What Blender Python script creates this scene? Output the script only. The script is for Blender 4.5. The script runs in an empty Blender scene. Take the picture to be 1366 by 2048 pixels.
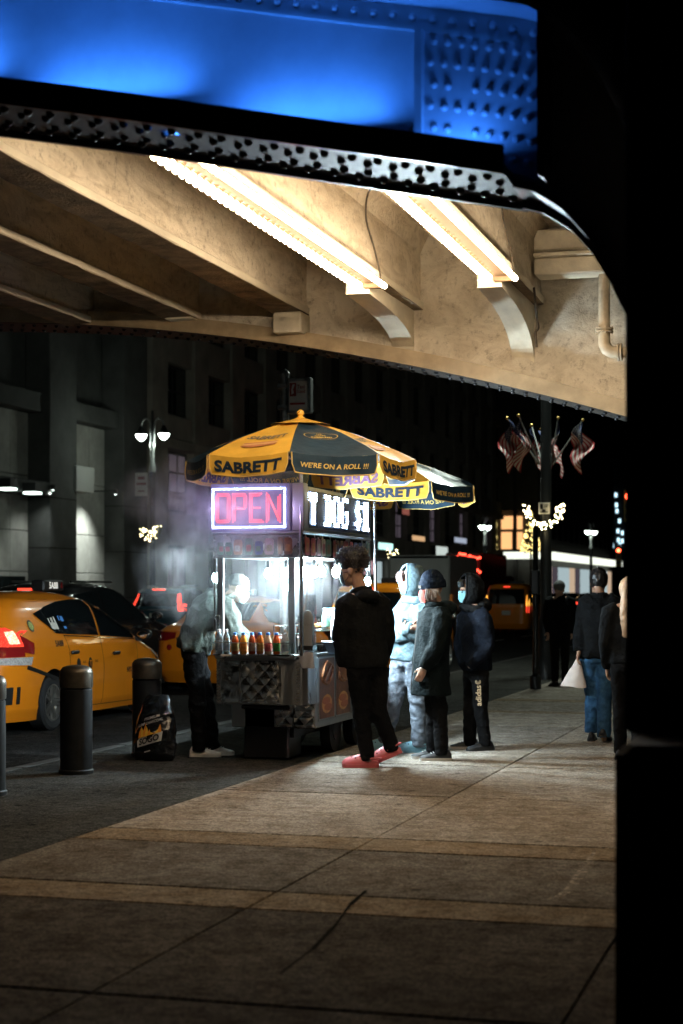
import bpy, bmesh, math, random
from mathutils import Vector, Matrix, noise
R = math.radians
random.seed(7)
scene = bpy.context.scene
C = scene.collection

# ---------------------------------------------------------------- camera
CAM_H = 1.57
YAW = R(16.032)
cam_data = bpy.data.cameras.new('camera')
cam_data.sensor_fit = 'VERTICAL'
cam_data.sensor_height = 36.0
cam_data.lens = 3400.0 / 2048.0 * 36.0
cam_data.shift_y = 156.0 / 2048.0
cam_data.clip_start = 0.1
cam_data.clip_end = 2000.0
cam_data.dof.use_dof = True
cam_data.dof.focus_distance = 15.4
cam_data.dof.aperture_fstop = 2.2
cam_data.dof.aperture_blades = 9
camera = bpy.data.objects.new('camera', cam_data)
camera.location = (0, 0, CAM_H)
camera.rotation_euler = (R(90), 0, YAW)
C.objects.link(camera)
scene.camera = camera

# ---------------------------------------------------------------- night sky, exposure
world = bpy.data.worlds.new('World')
scene.world = world
world.use_nodes = True
wn = world.node_tree.nodes
wl = world.node_tree.links
sky = wn.new('ShaderNodeTexSky')
sky.sky_type = 'NISHITA'
sky.sun_disc = False
sky.sun_elevation = R(-6.0)
sky.sun_rotation = R(250)
wl.new(sky.outputs[0], wn['Background'].inputs[0])
wn['Background'].inputs[1].default_value = 0.003
scene.view_settings.view_transform = 'Standard'
scene.view_settings.look = 'None'
scene.view_settings.gamma = 1.0
scene.view_settings.exposure = 0.0
cy = scene.cycles
cy.use_denoising = True
cy.denoiser = 'OPENIMAGEDENOISE'
cy.max_bounces = 6
cy.diffuse_bounces = 3
cy.glossy_bounces = 3
cy.transmission_bounces = 6
cy.transparent_max_bounces = 12
cy.volume_bounces = 1
cy.volume_step_rate = 4.0
cy.volume_max_steps = 128
cy.use_adaptive_sampling = True
cy.adaptive_threshold = .03
cy.sample_clamp_indirect = 4.0
cy.caustics_reflective = False
cy.caustics_refractive = False

BULB = 78.0          # festoon bulbs under the bridge
CART = 110.0         # bulbs of the food cart
CART2 = 4200.0       # the serving-side bulbs
SIGN = 30.0           # light-emitting dots of the signs
LAMP_W = 36.0       # street lamps

# ---------------------------------------------------------------- geometry of the view (for laying things out on the ground)
FPX, U0, V0 = 3400.0, 683.0, 1180.0
SN, CS = math.sin(YAW), math.cos(YAW)
def at_depth(d, u, v):
    x = d * (u - U0) / FPX
    return Vector((-d * SN + x * CS, d * CS + x * SN, CAM_H - (v - V0) / FPX * d))
def on_ground(u, v, z=0.0):
    return at_depth((CAM_H - z) * FPX / (v - V0), u, v)
def at_x(u, v, X):
    return at_depth(X / (-SN + CS * (u - U0) / FPX), u, v)
def at_y(u, v, Y):
    return at_depth(Y / (CS + SN * (u - U0) / FPX), u, v)

# ---------------------------------------------------------------- materials
MATS = {}
def mat(name, col=(.5, .5, .5), rough=.6, metal=0., var=None, bump=None, coat=0., trans=0., alpha=1., emit=None, estr=0., ior=1.45, spec=.5, sheen=0., stretch=(1, 1, 1), sss=0., rvar=None, backc=None):
    if name in MATS: return MATS[name]
    m = bpy.data.materials.new(name)
    m.use_nodes = True
    nt = m.node_tree; n = nt.nodes; l = nt.links
    b = n['Principled BSDF']
    b.inputs['Base Color'].default_value = (*col, 1)
    b.inputs['Roughness'].default_value = rough
    b.inputs['Metallic'].default_value = metal
    b.inputs['IOR'].default_value = ior
    b.inputs['Specular IOR Level'].default_value = spec
    b.inputs['Coat Weight'].default_value = coat
    b.inputs['Coat Roughness'].default_value = .05
    b.inputs['Transmission Weight'].default_value = trans
    b.inputs['Alpha'].default_value = alpha
    b.inputs['Sheen Weight'].default_value = sheen
    if sss:
        b.inputs['Subsurface Weight'].default_value = sss
        b.inputs['Subsurface Radius'].default_value = (.01, .004, .002)
    if emit:
        b.inputs['Emission Color'].default_value = (*emit, 1)
        b.inputs['Emission Strength'].default_value = estr
    vec = None
    if var or bump or rvar:
        tc = n.new('ShaderNodeTexCoord'); mp = n.new('ShaderNodeMapping')
        mp.inputs['Scale'].default_value = stretch
        l.new(tc.outputs['Object'], mp.inputs[0]); vec = mp.outputs[0]
    if var:
        sc, am = var[0], var[1]
        nz = n.new('ShaderNodeTexNoise'); nz.inputs['Scale'].default_value = sc; nz.inputs['Detail'].default_value = 6; nz.inputs['Roughness'].default_value = .62
        l.new(vec, nz.inputs['Vector'])
        rp = n.new('ShaderNodeValToRGB')
        lo = tuple(max(0, c * (1 - am)) for c in col); hi = tuple(min(1, c * (1 + am)) for c in col)
        if backc: lo = backc
        rp.color_ramp.elements[0].color = (*lo, 1); rp.color_ramp.elements[0].position = .3
        rp.color_ramp.elements[1].color = (*hi, 1); rp.color_ramp.elements[1].position = .7
        l.new(nz.outputs[0], rp.inputs[0]); l.new(rp.outputs[0], b.inputs['Base Color'])
    if rvar:
        nr = n.new('ShaderNodeTexNoise'); nr.inputs['Scale'].default_value = rvar[0]; nr.inputs['Detail'].default_value = 4
        l.new(vec, nr.inputs['Vector'])
        mr = n.new('ShaderNodeMapRange'); mr.inputs[1].default_value = .3; mr.inputs[2].default_value = .7
        mr.inputs[3].default_value = rvar[1]; mr.inputs[4].default_value = rvar[2]
        l.new(nr.outputs[0], mr.inputs[0]); l.new(mr.outputs[0], b.inputs['Roughness'])
    if bump:
        nb = n.new('ShaderNodeTexNoise'); nb.inputs['Scale'].default_value = bump[0]; nb.inputs['Detail'].default_value = 5
        l.new(vec, nb.inputs['Vector'])
        bp = n.new('ShaderNodeBump'); bp.inputs['Strength'].default_value = bump[1]; bp.inputs['Distance'].default_value = bump[2] if len(bump) > 2 else .01
        l.new(nb.outputs[0], bp.inputs['Height']); l.new(bp.outputs[0], b.inputs['Normal'])
    MATS[name] = m
    return m
def glow(name, col, strength):
    if name in MATS: return MATS[name]
    m = bpy.data.materials.new(name); m.use_nodes = True
    nt = m.node_tree
    nt.nodes.remove(nt.nodes['Principled BSDF'])
    e = nt.nodes.new('ShaderNodeEmission'); e.inputs[0].default_value = (*col, 1); e.inputs[1].default_value = strength
    nt.links.new(e.outputs[0], nt.nodes['Material Output'].inputs[0])
    MATS[name] = m
    return m

# ---------------------------------------------------------------- mesh builder
class MB:
    def __init__(s): s.v = []; s.f = []; s.mi = []
    def add(s, vs, fs, k=0):
        b = len(s.v); s.v.extend([tuple(p) for p in vs]); s.f.extend([tuple(b + i for i in q) for q in fs]); s.mi.extend([k] * len(fs)); return s
    def box(s, x0, x1, y0, y1, z0, z1, k=0):
        return s.add([(x0, y0, z0), (x1, y0, z0), (x1, y1, z0), (x0, y1, z0), (x0, y0, z1), (x1, y0, z1), (x1, y1, z1), (x0, y1, z1)],
                     [(0, 3, 2, 1), (4, 5, 6, 7), (0, 1, 5, 4), (1, 2, 6, 5), (2, 3, 7, 6), (3, 0, 4, 7)], k)
    def bbox(s, x0, x1, y0, y1, z0, z1, b=.01, k=0):
        pts = [(x0 + b, y0), (x1 - b, y0), (x1, y0 + b), (x1, y1 - b), (x1 - b, y1), (x0 + b, y1), (x0, y1 - b), (x0, y0 + b)]
        cx, cyy = (x0 + x1) / 2, (y0 + y1) / 2
        def sh(p): return (p[0] + (b if p[0] < cx else -b) * .999, p[1] + (b if p[1] < cyy else -b) * .999)
        rings = [[(*sh(p), z0) for p in pts], [(*p, z0 + b) for p in pts], [(*p, z1 - b) for p in pts], [(*sh(p), z1) for p in pts]]
        return s.rings(rings, True, k)
    def rings(s, rings, cap=True, k=0, closed=True):
        n = len(rings[0]); vs = [p for r in rings for p in r]; fs = []
        for i in range(len(rings) - 1):
            for j in range(n if closed else n - 1):
                j2 = (j + 1) % n
                fs.append((i * n + j, i * n + j2, (i + 1) * n + j2, (i + 1) * n + j))
        if cap:
            fs.append(tuple(reversed(range(n)))); fs.append(tuple(range((len(rings) - 1) * n, len(rings) * n)))
        return s.add(vs, fs, k)
    def tube(s, p0, p1, r0, r1=None, n=10, k=0, cap=True):
        if r1 is None: r1 = r0
        p0, p1 = Vector(p0), Vector(p1); t = (p1 - p0)
        if t.length < 1e-9: return s
        t.normalize(); a = t.orthogonal().normalized(); b = t.cross(a)
        def ring(p, r): return [p + (a * math.cos(q) + b * math.sin(q)) * r for q in [2 * math.pi * i / n for i in range(n)]]
        return s.rings([ring(p0, r0), ring(p1, r1)], cap, k)
    def path(s, pts, r, n=8, k=0, cap=True):
        pts = [Vector(p) for p in pts]; rs = r if isinstance(r, (list, tuple)) else [r] * len(pts)
        rings = []; a = None
        for i, p in enumerate(pts):
            t = (pts[min(i + 1, len(pts) - 1)] - pts[max(i - 1, 0)]).normalized()
            if a is None: a = t.orthogonal().normalized()
            else: a = (a - t * a.dot(t)).normalized()
            b = t.cross(a)
            rings.append([p + (a * math.cos(q) + b * math.sin(q)) * rs[i] for q in [2 * math.pi * j / n for j in range(n)]])
        return s.rings(rings, cap, k)
    def lathe(s, prof, n=16, c=(0, 0, 0), k=0):
        rings = [[(c[0] + r * math.cos(2 * math.pi * j / n), c[1] + r * math.sin(2 * math.pi * j / n), c[2] + z) for j in range(n)] for r, z in prof]
        return s.rings(rings, True, k)
    def ball(s, c, r, n=12, m=8, k=0, rot=None):
        rx, ry, rz = r if isinstance(r, (tuple, list)) else (r, r, r)
        rings = []
        for i in range(1, m):
            a = math.pi * i / m
            rg = []
            for j in range(n):
                p = Vector((rx * math.sin(a) * math.cos(2 * math.pi * j / n), ry * math.sin(a) * math.sin(2 * math.pi * j / n), -rz * math.cos(a)))
                if rot: p = rot @ p
                rg.append(p + Vector(c))
            rings.append(rg)
        b = len(s.v); s.rings(rings, False, k)
        lo = Vector((0, 0, -rz)); hi = Vector((0, 0, rz))
        if rot: lo = rot @ lo; hi = rot @ hi
        i0 = len(s.v); s.v.append(tuple(lo + Vector(c))); s.v.append(tuple(hi + Vector(c)))
        for j in range(n):
            s.f.append((i0, b + (j + 1) % n, b + j)); s.mi.append(k)
            e = b + (m - 2) * n
            s.f.append((i0 + 1, e + j, e + (j + 1) % n)); s.mi.append(k)
        return s
    def capsule(s, p0, p1, r0, r1, n=12, k=0):
        p0, p1 = Vector(p0), Vector(p1); t = p1 - p0; L = t.length
        if L < 1e-6: return s.ball(p0, r0)
        t.normalize(); a = t.orthogonal().normalized(); b = t.cross(a); rings = []
        def ring(c, r): return [c + (a * math.cos(q) + b * math.sin(q)) * r for q in [2 * math.pi * i / n for i in range(n)]]
        for e in (-80, -50, -20): rings.append(ring(p0 + t * r0 * math.sin(R(e)), r0 * math.cos(R(e))))
        for e in (20, 50, 80): rings.append(ring(p1 + t * r1 * math.sin(R(e)), r1 * math.cos(R(e))))
        return s.rings(rings, True, k)
    def prism(s, poly, axis, a0, a1, k=0):
        # poly: list of 2D points; axis 'x': (y,z) extruded in x; 'y': (x,z); 'z': (x,y)
        def P(p, a): return {'x': (a, p[0], p[1]), 'y': (p[0], a, p[1]), 'z': (p[0], p[1], a)}[axis]
        n = len(poly); vs = [P(p, a0) for p in poly] + [P(p, a1) for p in poly]
        fs = [tuple(reversed(range(n))), tuple(range(n, 2 * n))] + [(i, (i + 1) % n, n + (i + 1) % n, n + i) for i in range(n)]
        return s.add(vs, fs, k)
    def quadsheet(s, fn, nu, nv, k=0, flip=False):
        vs = [fn(i / nu, j / nv) for j in range(nv + 1) for i in range(nu + 1)]
        fs = []
        for j in range(nv):
            for i in range(nu):
                a = j * (nu + 1) + i
                q = (a, a + 1, a + nu + 2, a + nu + 1)
                fs.append(tuple(reversed(q)) if flip else q)
        return s.add(vs, fs, k)
    def mesh(s, name, mats, smooth=False, fix=True):
        me = bpy.data.meshes.new(name)
        me.from_pydata([tuple(p) for p in s.v], [], s.f)
        if not isinstance(mats, (list, tuple)): mats = [mats]
        for m in mats: me.materials.append(m)
        if len(mats) > 1: me.polygons.foreach_set('material_index', s.mi)
        if fix:
            bm = bmesh.new(); bm.from_mesh(me); bmesh.ops.recalc_face_normals(bm, faces=bm.faces); bm.to_mesh(me); bm.free()
        if smooth:
            me.polygons.foreach_set('use_smooth', [True] * len(me.polygons))
            if smooth != 'all': me.set_sharp_from_angle(angle=R(38))
        me.update()
        return me
    def build(s, name, mats, parent=None, smooth=False, loc=None, fix=True):
        return link(name, s.mesh(name, mats, smooth, fix), parent, loc)
def link(name, me, parent=None, loc=None):
    o = bpy.data.objects.new(name, me); C.objects.link(o)
    if parent: o.parent = parent
    if loc is not None: o.location = loc
    return o
def tag(o, label, cat, group=None, kind=None):
    if label: o['label'] = label
    if cat: o['category'] = cat
    if group: o['group'] = group
    if kind: o['kind'] = kind
    return o
def thing(name, label, cat, loc=(0, 0, 0), rz=0., group=None):
    o = bpy.data.objects.new(name, None); o.empty_display_size = .1; C.objects.link(o)
    o.location = loc; o.rotation_euler = (0, 0, rz)
    return tag(o, label, cat, group)
KIDS = {}
def copy_tree(o, parent=None):
    c = o.copy(); C.objects.link(c); c.parent = parent
    for ch in list(o.children): copy_tree(ch, c)
    return c
def structure(name, mb, m, parent=None, smooth=False):
    o = mb.build(name, m, parent, smooth)
    if parent is None: o['kind'] = 'structure'
    return o

# a private scene in which temporary objects are evaluated (remeshing, lettering)
TMP = bpy.data.scenes.new('workshop')
def evaluated(o):
    TMP.collection.objects.link(o)
    vl = TMP.view_layers[0]; vl.update()
    dg = vl.depsgraph
    me = bpy.data.meshes.new_from_object(o.evaluated_get(dg), depsgraph=dg)
    bpy.data.objects.remove(o)
    return me
TEXTS = {}
def text_geo(s, bold=.0, shear=0., spacing=1.):
    key = (s, bold, shear, spacing)
    if key in TEXTS: return TEXTS[key]
    cu = bpy.data.curves.new('letters', 'FONT'); cu.body = s; cu.size = 1.; cu.offset = bold; cu.shear = shear
    cu.space_character = spacing; cu.align_x = 'CENTER'; cu.align_y = 'CENTER'; cu.resolution_u = 3
    me = evaluated(bpy.data.objects.new('letters', cu))
    vs = [(v.co.x, v.co.y) for v in me.vertices]; fs = [tuple(p.vertices) for p in me.polygons]
    x0 = min(v[0] for v in vs); x1 = max(v[0] for v in vs); y0 = min(v[1] for v in vs); y1 = max(v[1] for v in vs)
    vs = [((x - (x0 + x1) / 2), (y - (y0 + y1) / 2)) for x, y in vs]
    TEXTS[key] = (vs, fs, x1 - x0, y1 - y0)
    return TEXTS[key]
def text_on(mb, s, fn, width=None, height=None, bold=.012, shear=0., k=0, spacing=1.):
    """lay lettering on a surface: fn(tx, ty) -> point, tx right and ty up in metres from the lettering's middle"""
    vs, fs, w, h = text_geo(s, bold, shear, spacing)
    sx = width / w if width else height / h
    sy = height / h if height else sx
    mb.add([fn(x * sx, y * sy) for x, y in vs], fs, k)
def remesh(mb, voxel, smooth=4, keep=None):
    o = bpy.data.objects.new('tmp', mb.mesh('tmp', MATS.get('skin') or mat('skin'), False, False))
    m = o.modifiers.new('r', 'REMESH'); m.mode = 'VOXEL'; m.voxel_size = voxel; m.use_smooth_shade = True
    if smooth:
        s = o.modifiers.new('s', 'SMOOTH'); s.factor = .5; s.iterations = smooth
    return evaluated(o)
def fold(me, amp, freq, seed=0., stretch=(1, 1, 1), mask=None):
    me.update()
    nr = [v.normal.copy() for v in me.vertices]
    for v, q in zip(me.vertices, nr):
        p = Vector((v.co.x * freq * stretch[0] + seed, v.co.y * freq * stretch[1], v.co.z * freq * stretch[2]))
        w = 1 - abs(noise.noise(p)) * 2.2
        w2 = noise.noise(p * 2.3)
        a = amp * (mask(v.co) if mask else 1)
        v.co += q * a * (w * .7 + w2 * .5 - .35)
    me.update()
def finish(me, name, m, parent):
    me.name = name
    me.materials.clear(); me.materials.append(m)
    me.polygons.foreach_set('use_smooth', [True] * len(me.polygons))
    me.polygons.foreach_set('material_index', [0] * len(me.polygons))
    return link(name, me, parent)
# ================================================================ ground
def paving_mat(name, base, stain, speck, warm):
    m = bpy.data.materials.new(name); m.use_nodes = True
    nt = m.node_tree; n = nt.nodes; l = nt.links; b = n['Principled BSDF']
    tc = n.new('ShaderNodeTexCoord')
    def nz(sc, det=5, ro=.6):
        q = n.new('ShaderNodeTexNoise'); q.inputs['Scale'].default_value = sc; q.inputs['Detail'].default_value = det; q.inputs['Roughness'].default_value = ro
        l.new(tc.outputs['Object'], q.inputs['Vector']); return q.outputs[0]
    def ramp(src, p0, c0, p1, c1):
        q = n.new('ShaderNodeValToRGB'); q.color_ramp.elements[0].position = p0; q.color_ramp.elements[0].color = (*c0, 1)
        q.color_ramp.elements[1].position = p1; q.color_ramp.elements[1].color = (*c1, 1); l.new(src, q.inputs[0]); return q.outputs[0]
    def mul(a, c, f=1.):
        q = n.new('ShaderNodeMix'); q.data_type = 'RGBA'; q.blend_type = 'MULTIPLY'; q.inputs[0].default_value = f
        l.new(a, q.inputs[6]); l.new(c, q.inputs[7]); return q.outputs[2]
    g = lambda t: (t, t, t)
    col = ramp(nz(.55, 6, .65), .32, tuple(c * .62 for c in base), .66, base)
    col = mul(col, ramp(nz(4.5, 6, .7), .3, stain, .58, g(1.)))
    col = mul(col, ramp(nz(58, 3, .85), .34, g(speck * .55), .6, g(1.25)))
    col = mul(col, ramp(nz(17, 5, .75), .33, g(.5), .6, g(1.15)))
    vo = n.new('ShaderNodeTexVoronoi'); vo.inputs['Scale'].default_value = 75; l.new(tc.outputs['Object'], vo.inputs['Vector'])
    col = mul(col, ramp(vo.outputs['Distance'], .0, g(warm * 1.25), .3, g(.95)))
    gum = n.new('ShaderNodeTexVoronoi'); gum.inputs['Scale'].default_value = 2.6; l.new(tc.outputs['Object'], gum.inputs['Vector'])
    col = mul(col, ramp(gum.outputs['Distance'], .06, g(.35), .1, g(1.)))
    l.new(col, b.inputs['Base Color'])
    rr = n.new('ShaderNodeMapRange'); rr.inputs[3].default_value = .6; rr.inputs[4].default_value = .95; b.inputs['Specular IOR Level'].default_value = .0; l.new(nz(3.2, 5), rr.inputs[0]); l.new(rr.outputs[0], b.inputs['Roughness'])
    bp = n.new('ShaderNodeBump'); bp.inputs['Strength'].default_value = .5; bp.inputs['Distance'].default_value = .004
    l.new(nz(160, 4, .8), bp.inputs['Height']); l.new(bp.outputs[0], b.inputs['Normal'])
    MATS[name] = m
    return m
CONC = paving_mat('pavement concrete', (.47, .415, .35), (.55, .5, .45), .62, 1.3)
CONC2 = paving_mat('pavement concrete worn', (.38, .335, .285), (.5, .47, .44), .55, 1.3)
CONC3 = paving_mat('pavement concrete grimy and dimmed', (.15, .132, .112), (.5, .46, .42), .5, 1.5)  # foreground grime plus the light's falloff, put into a darker base
CONC4 = paving_mat('pavement concrete stained and dimmed', (.26, .23, .195), (.5, .46, .42), .5, 1.5)  # middle step of the painted light falloff, with some staining
BAND = paving_mat('pavement band', (.35, .28, .205), (.6, .52, .42), .6, 1.25)
TARMAC = paving_mat('dark paving', (.085, .083, .076), (.6, .6, .6), .45, 2.0)
ROAD = paving_mat('asphalt', (.055, .052, .05), (.6, .6, .6), .5, 1.8)
JOINT = mat('joint dirt', (.02, .018, .015), 1., spec=0.)

structure('ground', MB().add([(-700, -60, -.112), (700, -60, -.112), (700, 1400, -.112), (-700, 1400, -.112)], [(0, 1, 2, 3)]), ROAD)
road = structure('road', MB().add([(-21, -30, -.1), (-7, -30, -.1), (-7, 420, -.1), (-21, 420, -.1)], [(0, 1, 2, 3)]), ROAD)
LINE = mat('worn road paint', (.5, .48, .44), .8, var=(9, .5))
mk = MB()
for y in range(48, 130, 6): mk.add([(-10.62, y, -.0955), (-10.5, y, -.0955), (-10.5, y + 2.4, -.0955), (-10.62, y + 2.4, -.0955)], [(0, 1, 2, 3)])
mk.build('lane_markings', LINE, road)
walk = structure('pavement', MB().box(-6.85, 3.2, -6, 230, -.11, -.014), JOINT)
mb = MB(); mb.bbox(-6.85, -4.635, -6, 60, -.05, -.003, .006); mb.build('dark_strip', TARMAC, walk)
KERB = mat('kerb granite', (.045, .044, .042), .7, var=(30, .35), bump=(80, .4, .004))
y = -6.0
while y < 90:
    L = 1.8 + random.random() * .5
    MB().bbox(-7.0, -6.856, y, y + L - .012, -.11, -.002 + random.uniform(-.003, .003), .015).build('kerb_stone', KERB, walk); y += L
ybr = [-6, -3.2, -.6, 1.9, 4.2, 6.1, 7.93, 8.42, 9.9, 10.4, 12.62, 14.9, 17.2, 19.45, 21.5, 21.9, 23.8, 24.25, 26.6, 29, 31.5, 34, 37, 40, 44, 48, 54, 60]
xbr = [-4.62, -2.77, -.93, .9, 3.2]
for i in range(len(ybr) - 1):
    for j in range(len(xbr) - 1):
        y0, y1 = ybr[i], ybr[i + 1]; band = y1 - y0 < .6
        g = .005; gy = .017
        x0, x1 = xbr[j], xbr[j + 1]
        if band and j in (1, 2):
            if j == 2: continue
            x1 = xbr[3]
        z = random.uniform(-.002, .0015)
        MB().bbox(x0 + g, x1 - g, y0 + gy, y1 - gy, -.05, z, .004).build('paving_slab', BAND if band else CONC3 if y0 < 7.9 else CONC4 if y0 < 9.8 else random.choice([CONC, CONC, CONC2]), walk)  # nearer rows get darker copies that paint in the fading light
mb = MB(); mb.box(-4.62, 3.2, 60.01, 230, -.05, 0); mb.build('paving_far', CONC, walk)
far_walk = structure('pavement', MB().box(-27.5, -21.0, -30, 125, -.11, .0), CONC2)
mb = MB(); mb.box(-20.999, -20.85, -30, 125, -.11, -.003); mb.build('kerb_stone', KERB, far_walk)
# a pale scuff of old paint and a crack on the near slabs
SC = mat('paint scuff', (.5, .42, .33), .9, spec=0.)
nt_ = SC.node_tree; tc_ = nt_.nodes.new('ShaderNodeTexCoord'); nz_ = nt_.nodes.new('ShaderNodeTexNoise'); nz_.inputs['Scale'].default_value = 16; nz_.inputs['Detail'].default_value = 6
mr_ = nt_.nodes.new('ShaderNodeMapRange'); mr_.inputs[1].default_value = .42; mr_.inputs[2].default_value = .68; mr_.inputs[4].default_value = .75
nt_.links.new(tc_.outputs['Object'], nz_.inputs['Vector']); nt_.links.new(nz_.outputs[0], mr_.inputs[0]); nt_.links.new(mr_.outputs[0], SC.node_tree.nodes['Principled BSDF'].inputs['Alpha'])
pts = [on_ground(u, v) for u, v in [(1190, 1702), (1178, 1722), (1160, 1752), (1140, 1780), (1112, 1797), (1066, 1808)]]
mb = MB()
for i in range(len(pts) - 1):
    w0, w1 = [.008 + .022 * math.sin(math.pi * k / 5) for k in (i, i + 1)]
    d = (pts[i + 1] - pts[i]).normalized(); nrm = Vector((d.y, -d.x, 0))
    mb.add([pts[i] + nrm * w0 + Vector((0, 0, .0035)), pts[i] - nrm * w0 + Vector((0, 0, .0035)), pts[i + 1] - nrm * w1 + Vector((0, 0, .0035)), pts[i + 1] + nrm * w1 + Vector((0, 0, .0035))], [(0, 1, 2, 3)])
mb.build('paint_scuff', SC, walk)
mb = MB()
pts = [on_ground(u, v) for u, v in [(560, 1948), (625, 1900), (672, 1850), (700, 1810), (732, 1782)]]
for i in range(len(pts) - 1):
    w = .007 + .005 * (i % 2); d = (pts[i + 1] - pts[i]).normalized(); nrm = Vector((d.y, -d.x, 0)); z = Vector((0, 0, .003))
    mb.add([pts[i] + nrm * w + z, pts[i] - nrm * w + z, pts[i + 1] - nrm * w * .8 + z, pts[i + 1] + nrm * w * .8 + z], [(0, 1, 2, 3)])
mb.build('tar_crack', JOINT, walk)

# ================================================================ viaduct
PAINT = mat('cream painted plaster', (.80, .70, .55), .75, var=(2.2, .3), bump=(26, .5, .01), stretch=(1, .35, 1))
def plaster_mat(name, base, dirt, sc=1.6):
    m = bpy.data.materials.new(name); m.use_nodes = True
    nt = m.node_tree; n = nt.nodes; l = nt.links; b = n['Principled BSDF']; b.inputs['Roughness'].default_value = .8
    tc = n.new('ShaderNodeTexCoord')
    mp = n.new('ShaderNodeMapping'); mp.inputs['Scale'].default_value = (1.3, .55, 2.2); mp.inputs['Rotation'].default_value = (0, 0, 0); l.new(tc.outputs['Object'], mp.inputs[0])
    a = n.new('ShaderNodeTexNoise'); a.inputs['Scale'].default_value = sc; a.inputs['Detail'].default_value = 8; a.inputs['Roughness'].default_value = .7; a.inputs['Distortion'].default_value = 1.6
    l.new(mp.outputs[0], a.inputs['Vector'])
    r = n.new('ShaderNodeValToRGB'); r.color_ramp.elements[0].position = .3; r.color_ramp.elements[0].color = (*dirt, 1); r.color_ramp.elements[1].position = .56; r.color_ramp.elements[1].color = (*base, 1)
    l.new(a.outputs[0], r.inputs[0])
    sp = n.new('ShaderNodeTexNoise'); sp.inputs['Scale'].default_value = 14; sp.inputs['Detail'].default_value = 6; sp.inputs['Roughness'].default_value = .75; l.new(tc.outputs['Object'], sp.inputs['Vector'])
    r2 = n.new('ShaderNodeValToRGB'); r2.color_ramp.elements[0].position = .3; r2.color_ramp.elements[0].color = (.45, .4, .34, 1); r2.color_ramp.elements[1].position = .46; r2.color_ramp.elements[1].color = (1, 1, 1, 1); l.new(sp.outputs[0], r2.inputs[0])
    q = n.new('ShaderNodeMix'); q.data_type = 'RGBA'; q.blend_type = 'MULTIPLY'; q.inputs[0].default_value = .8; l.new(r.outputs[0], q.inputs[6]); l.new(r2.outputs[0], q.inputs[7]); l.new(q.outputs[2], b.inputs['Base Color'])
    bp = n.new('ShaderNodeBump'); bp.inputs['Strength'].default_value = .9; bp.inputs['Distance'].default_value = .02; l.new(sp.outputs[0], bp.inputs['Height']); l.new(bp.outputs[0], b.inputs['Normal'])
    MATS[name] = m; return m
BEAMP = plaster_mat('streaked cream paint', (.82, .72, .57), (.52, .42, .29), 2.4)
WALLP = plaster_mat('lumpy cream plaster', (.84, .76, .63), (.56, .47, .35), 1.5)
SOFFIT = mat('rusty brown concrete soffit', (.2, .145, .09), .9, var=(6, .5), bump=(40, .8, .02))
STEEL = mat('dark glossy bridge paint', (.035, .035, .04), .28, var=(5, .5), bump=(35, .25, .004), coat=.3)
SPECK = mat('chipped bridge paint', (.055, .051, .048), .5, var=(38, .5), bump=(60, .35, .004), spec=.3)
BLUEST = mat('grey bridge paint', (.5, .52, .55), .5, var=(3, .12), bump=(30, .15, .004))
TRIM = mat('ochre painted steel', (.42, .32, .2), .55, var=(5, .25), bump=(30, .2, .005))
RIV = mat('black rivet paint', (.02, .02, .022), .35)

def lerp_table(t, x):
    if x <= t[0][0]: return t[0][1]
    for (a, b), (c2, d2) in zip(t, t[1:]):
        if x <= c2: return b + (d2 - b) * (x - a) / (c2 - a)
    return t[-1][1]
NEAR = [(-22, 4.75), (-12, 4.66), (-9, 4.52), (-6.5, 4.29), (-4.145, 3.965), (-3.253, 3.793), (-2.256, 3.582), (-1.416, 3.412), (-1.28, 3.375), (-1.154, 3.289), (-1.05, 3.17), (-.97, 3.03), (-.86, 2.8), (-.6, 2.3)]
def zn(x): return lerp_table(NEAR, x)
def zf(x): return 4.36 - .0201 * (x + 9.5) ** 2 if x > -9.5 else 4.36 - .004 * (x + 9.5) ** 2
viaduct = thing('viaduct', 'arched steel viaduct with cream painted underside spanning overhead', 'bridge', (0, 0, 0))
def arch_strip(mb, xs, zfun, y0, y1, lo, hi, k=0):
    rings = []
    for x in xs:
        z = zfun(x); rings.append([(x, y0, z + lo), (x, y1, z + lo), (x, y1, z + hi), (x, y0, z + hi)])
    return mb.rings(rings, True, k)
def frange(a, b, n): return [a + (b - a) * i / (n - 1) for i in range(n)]
xs = frange(-22, -1.38, 60)
xe = frange(-1.38, -.6, 18)
rib = arch_strip(MB(), xs + xe[1:], zn, 7.66, 7.70, .02, .80).build('arch_rib', BLUEST, viaduct)
rib['label'] = 'riveted steel rib washed in blue light'
arch_strip(MB(), xs, zn, 7.38, 8.0, .0, .05).build('bottom_flange', SPECK, rib)
arch_strip(MB(), xs, zn, 7.368, 7.398, -.004, .125).build('flange_lip', STEEL, rib)
arch_strip(MB(), xs, zn, 7.985, 8.02, -.035, .03).build('flange_lip', STEEL, rib)
arch_strip(MB(), xe, zn, 7.6, 7.86, -.01, .03).build('haunch_flange', STEEL, rib)
arch_strip(MB(), xe, zn, 7.86, 7.90, -.05, .5).build('haunch_plate', STEEL, rib)
arch_strip(MB(), xs + xe[1:], zn, 7.44, 7.66, .775, .80).build('top_flange', BLUEST, rib)
arch_strip(MB(), xs, zn, 7.637, 7.66, .655, .668).build('top_angle', BLUEST, rib)
arch_strip(MB(), frange(-1.8, -1.2, 12), zn, 7.648, 7.66, .06, .655).build('gusset_plate', BLUEST, rib)
arch_strip(MB(), frange(-1.835, -1.8, 3), zn, 7.59, 7.66, .06, .655).build('stiffener', BLUEST, rib)
arch_strip(MB(), frange(-1.235, -1.205, 3), zn, 7.40, 7.655, .05, .77).build('light_stop_plate', STEEL, rib)  # added plate that stops the blue light short of the haunch
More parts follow.
